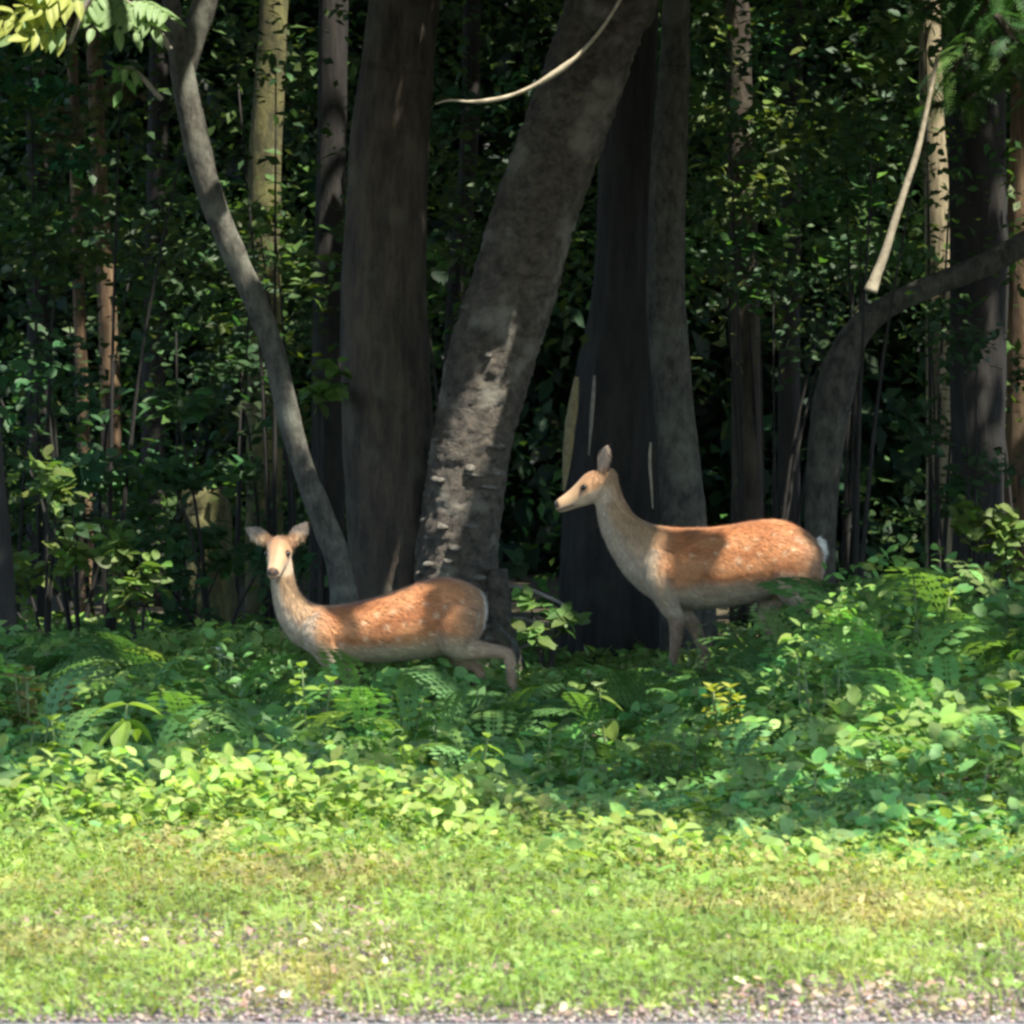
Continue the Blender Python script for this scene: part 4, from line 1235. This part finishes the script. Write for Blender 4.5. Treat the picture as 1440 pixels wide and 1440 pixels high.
    C = mixw(C, np.tile(np.array([.26, .17, .10]), (n_, 1)), rear * .75)
    C = mixw(C, np.tile(np.array([.72, .68, .58]), (n_, 1)), rear * smooth(.85, .98, Nn[:, 0]) * smooth(.25, .5, t) * .3)
    for (sx, sy, r) in spots:
        d = np.hypot(px - sx, py - sy)
        near = (Nn[:, 1] < .2)
        C = mixw(C, np.tile(np.array([.66, .48, .30]), (n_, 1)), smooth(r * .85, r * .2, d + nz2 * 4) * near * .40)
    hd = np.array([(f.x, f.y, f.z), (u.x, u.y, u.z), (s_.x, s_.y, s_.z)])
    HL = (W - np.array(hp)) @ hd.T / hs
    inhead = (HL[:, 0] > -.06) & (np.abs(HL[:, 1]) < .09) & (np.abs(HL[:, 2]) < .075)
    face_c = mixw(np.tile(np.array([.33, .18, .09]), (n_, 1)), np.tile(np.array([.44, .33, .22]), (n_, 1)), smooth(.0, -.04, HL[:, 1] + .15 * (HL[:, 0] - .1)))
    C = mixw(C, face_c, inhead * smooth(-.05, .02, HL[:, 0]))
    C = mixw(C, np.tile(np.array([.46, .32, .19]), (n_, 1)), inhead * smooth(.08, .17, HL[:, 0]) * .6)
    C = mixw(C, np.tile(np.array([.02, .016, .014]), (n_, 1)), inhead * smooth(.230, .238, HL[:, 0]) * smooth(-.036, -.028, HL[:, 1]))
    C = mixw(C, np.tile(np.array([.19, .10, .05]), (n_, 1)), inhead * smooth(.03, .06, HL[:, 1]) * smooth(.12, .04, HL[:, 0]) * .65)
    C = mixw(C, np.tile(np.array([.20, .11, .06]), (n_, 1)), inhead * smooth(.018, .0, np.abs(HL[:, 2])) * smooth(.0, .02, HL[:, 1] + .2 * HL[:, 0]) * .45)
    mouth = inhead * (HL[:, 0] > .17) * (np.abs(HL[:, 1] + .047) < .0055)
    C = mixw(C, np.tile(np.array([.10, .06, .045]), (n_, 1)), mouth * .8)
    eyed = np.hypot(HL[:, 0] - .098, HL[:, 1] - .013)
    C = mixw(C, np.tile(np.array([.12, .07, .04]), (n_, 1)), inhead * smooth(.026, .017, eyed) * .7)
    earm = (HL[:, 1] > .075)
    C = mixw(C, np.tile(np.array([.20, .155, .12]), (n_, 1)), earm * .85)
    if tail:
        tp = np.array([tuple(at(q[0], q[1], Y0) + Vector((0, q[2], 0))) for q in tail])
        dt = np.min(np.linalg.norm(W[:, None] - tp[None], axis=2), axis=1)
        C = mixw(C, np.tile(np.array([.62, .60, .53]), (n_, 1)), smooth(.038, .024, dt) * (px > tail[0][0] - 2))
    C = np.clip(C * np.exp(nz2[:, None] * .22), .005, .9)
    origin = np.array([W[:, 0].mean(), Y0, 0])
    root = thing(name, origin, label, 'deer', 'deer walking along the edge of the wood')
    nf = len(ev.polygons)
    lt = np.empty(nf, np.int32); ev.polygons.foreach_get('loop_total', lt)
    li = np.empty(len(ev.loops), np.int32); ev.loops.foreach_get('vertex_index', li)
    ls = np.empty(nf, np.int32); ev.polygons.foreach_get('loop_start', ls)
    Q = np.stack([li[ls[lt == 4] + k] for k in range(4)], 1)
    T3 = np.stack([li[ls[lt == 3] + k] for k in range(3)], 1) if (lt == 3).any() else np.zeros((0, 3), int)
    body = make_mesh('body', W - origin, [Q, T3], C, smooth_shade=True)
    obj('body', body, M_coat, root)
    # short hairs lying back along the coat
    r = np.random.default_rng(3)
    k = r.integers(0, n_, 42000)
    k = k[~((HL[k, 0] > .05) & inhead[k])]
    m = len(k)
    flow = np.tile(np.array([1., 0, -.35]), (m, 1)) + neck[k][:, None] * np.array([-.4, 0, -1.2]) + r.normal(0, .22, (m, 3))
    nn = Nn[k]
    flow -= (flow * nn).sum(1, keepdims=True) * nn
    flow /= np.linalg.norm(flow, axis=1, keepdims=True) + 1e-9
    L = r.uniform(.014, .030, m)[:, None]
    w = np.cross(flow, nn) * .0014
    b0 = W[k] - nn * .001 + r.normal(0, .003, (m, 3))
    Vh = np.stack([b0 - w, b0 + w, b0 + flow * L + nn * L * r.uniform(.08, .35, m)[:, None]], 1).reshape(-1, 3) - origin
    Ch = np.repeat(np.clip(C[k] * np.exp(r.normal(0, .36, (m, 1))), .005, .9), 3, axis=0)
    h = obj('fur', make_mesh('fur', Vh, np.arange(3 * m).reshape(-1, 3), Ch), M_coat, root)
    h['kind'] = 'stuff'
    for sg in (-1, 1):
        c = hp + (f * .098 + u * .016 + s_ * .0485 * sg) * hs - Vector(origin)
        V, F = [], []
        for i in range(9):
            for j in range(14):
                a, b = math.pi * i / 8, 2 * math.pi * j / 14
                V.append((math.sin(a) * math.cos(b), math.sin(a) * math.sin(b), math.cos(a)))
        for i in range(8):
            for j in range(14):
                F.append((i * 14 + j, i * 14 + (j + 1) % 14, (i + 1) * 14 + (j + 1) % 14, (i + 1) * 14 + j))
        V = np.array(V)
        V = np.array(c) + (V[:, :1] * np.array(f) * .0165 + V[:, 1:2] * np.array(u) * .0125 + V[:, 2:] * np.array(s_) * .013)
        obj('eye', make_mesh('eye', V, np.array(F), smooth_shade=True), M_eye, root)
    return root

M_coat, nt_, b_, out_ = new_mat('coat')
va = nt_.nodes.new('ShaderNodeVertexColor'); va.layer_name = 'Col'
nt_.links.new(va.outputs[0], b_.inputs['Base Color'])
b_.inputs['Roughness'].default_value = .65
b_.inputs['Specular IOR Level'].default_value = .25
b_.inputs['Sheen Weight'].default_value = .15

# profile deer: rows are back x,y / belly x,y in the photo, half width, sideways shift
deer('deer', 'brown deer in profile, head raised, standing before the trees on the right', 25.0,
     [(1160, 792, 1154, 822, .045, 0), (1154, 768, 1146, 842, .10, 0), (1132, 746, 1122, 840, .14, 0), (1098, 731, 1090, 838, .158, 0), (1060, 732, 1056, 848, .165, 0),
      (1020, 739, 1012, 855, .165, 0), (985, 742, 970, 856, .158, 0), (958, 742, 932, 849, .135, 0), (936, 740, 902, 832, .110, 0), (912, 735, 878, 808, .086, 0),
      (892, 723, 860, 780, .068, 0), (879, 704, 848, 755, .057, 0), (871, 684, 841, 733, .050, 0), (867, 666, 838, 714, .047, 0), (860, 656, 836, 704, .042, 0)],
     (850, 680), (-.945, 0, -.33),
     [[(935, 780, -.085, .07), (926, 812, -.118, .072), (940, 850, -.105, .05), (950, 872, -.09, .036), (947, 915, -.085, .022), (944, 930, -.085, .021), (943, 972, -.085, .016), (941, 990, -.085, .019), (934, 1003, -.085, .022)],
      [(935, 805, .085, .060), (950, 850, .09, .05), (975, 880, .09, .033), (990, 918, .085, .022), (992, 932, .085, .021), (1000, 970, .085, .016), (1002, 986, .085, .018), (996, 998, .085, .022)],
      [(1122, 778, -.10, .088), (1110, 810, -.118, .09), (1112, 832, -.10, .062), (1140, 850, -.095, .038), (1166, 868, -.09, .027), (1172, 880, -.09, .024), (1170, 930, -.09, .017), (1172, 968, -.09, .018), (1166, 990, -.09, .021)],
      [(1112, 790, .08, .085), (1092, 830, .09, .07), (1084, 850, .09, .05), (1078, 872, .09, .034), (1092, 905, .085, .025), (1086, 930, .085, .019), (1068, 972, .085, .016), (1064, 986, .085, .018), (1056, 999, .085, .022)]],
     [(1, (.0, .05, .030), (.03, -.02, .135), (-.6, -.75, .1)), (-1, (.0, .05, .030), (.015, .07, .125), (-.6, .75, .1))],
     ([840, 870, 905, 948, 1010, 1060, 1098, 1132, 1160], [650, 660, 715, 740, 741, 733, 731, 746, 775], [716, 760, 825, 849, 855, 848, 838, 840, 840], (955, 905), (1105, 1155)),
     [(1103, 777, 7), (1113, 770, 6), (1126, 762, 7), (1118, 758, 5), (1096, 765, 5), (1079, 818, 7), (1085, 785, 5), (1064, 778, 6), (1048, 770, 6), (1036, 786, 7), (1050, 796, 6), (1020, 765, 5),
      (1005, 776, 5), (985, 768, 5), (1030, 755, 5), (1060, 757, 5), (1085, 750, 5), (1110, 747, 4), (1135, 790, 5), (1122, 805, 5), (990, 790, 5), (1012, 798, 5), (970, 780, 4), (1000, 757, 4), (1140, 772, 4)],
     tail=[(1150, 756, 0, .013), (1155, 764, -.01, .018), (1157, 776, -.015, .019), (1156, 786, -.015, .011)])

# deer looking at the camera
deer('deer', 'orange-brown deer on the left, its face turned to the camera, ears spread', 22.6,
     [(684, 852, 680, 884, .045, 0), (677, 832, 668, 905, .10, 0), (656, 819, 646, 918, .14, 0), (618, 811, 612, 924, .162, 0), (578, 823, 576, 929, .172, 0), (538, 837, 536, 931, .172, 0),
      (498, 847, 493, 931, .158, 0), (466, 851, 452, 924, .134, 0), (446, 850, 412, 902, .110, 0), (429, 841, 396, 880, .086, -.01), (419, 826, 388, 862, .068, -.02), (414, 808, 384, 840, .058, -.03), (411, 788, 382, 815, .050, -.04), (408, 774, 386, 798, .044, -.05)],
     (395, 771), (-.12, -.92, -.36),
     [[(462, 875, -.085, .07), (450, 892, -.118, .07), (460, 918, -.105, .048), (470, 940, -.09, .034), (462, 985, -.085, .022), (460, 1000, -.085, .020), (456, 1030, -.085, .016), (454, 1042, -.085, .018), (446, 1052, -.085, .021)],
      [(455, 885, .085, .056), (475, 920, .09, .046), (492, 945, .09, .032), (505, 985, .085, .022), (507, 998, .085, .020), (514, 1030, .085, .016), (515, 1042, .085, .018), (508, 1052, .085, .021)],
      [(648, 852, -.10, .085), (640, 888, -.115, .086), (650, 908, -.10, .06), (684, 913, -.095, .034), (710, 917, -.09, .025), (716, 930, -.09, .022), (719, 965, -.09, .016), (722, 1005, -.09, .017), (724, 1025, -.09, .02)],
      [(640, 860, .08, .08), (632, 900, .09, .065), (638, 920, .09, .048), (660, 936, .09, .032), (672, 950, .085, .026), (668, 980, .085, .019), (655, 1020, .085, .016), (652, 1036, .085, .018), (644, 1048, .085, .021)]],
     [(-1, (.01, .036, .046), (.075, .02, .085), (.1, -.9, .35)), (1, (.01, .036, .046), (-.105, .02, .062), (-.1, -.9, .35))],
     ([385, 415, 442, 466, 498, 538, 578, 618, 656, 684], [770, 800, 848, 851, 847, 837, 823, 811, 819, 850], [810, 880, 908, 924, 931, 931, 929, 924, 918, 890], (478, 425), (632, 676)),
     [(530, 862, 6), (552, 858, 6), (575, 852, 6), (598, 846, 6), (545, 880, 7), (570, 876, 7), (592, 872, 6), (612, 864, 6), (535, 900, 6), (560, 898, 7), (585, 896, 6), (606, 890, 6), (625, 850, 5), (650, 845, 5), (660, 860, 4), (480, 905, 9), (512, 874, 5), (515, 896, 5)],
     tail=[(677, 836, 0, .010), (680, 848, -.01, .012), (681, 862, -.015, .012), (680, 876, -.015, .008)], hs=.9)
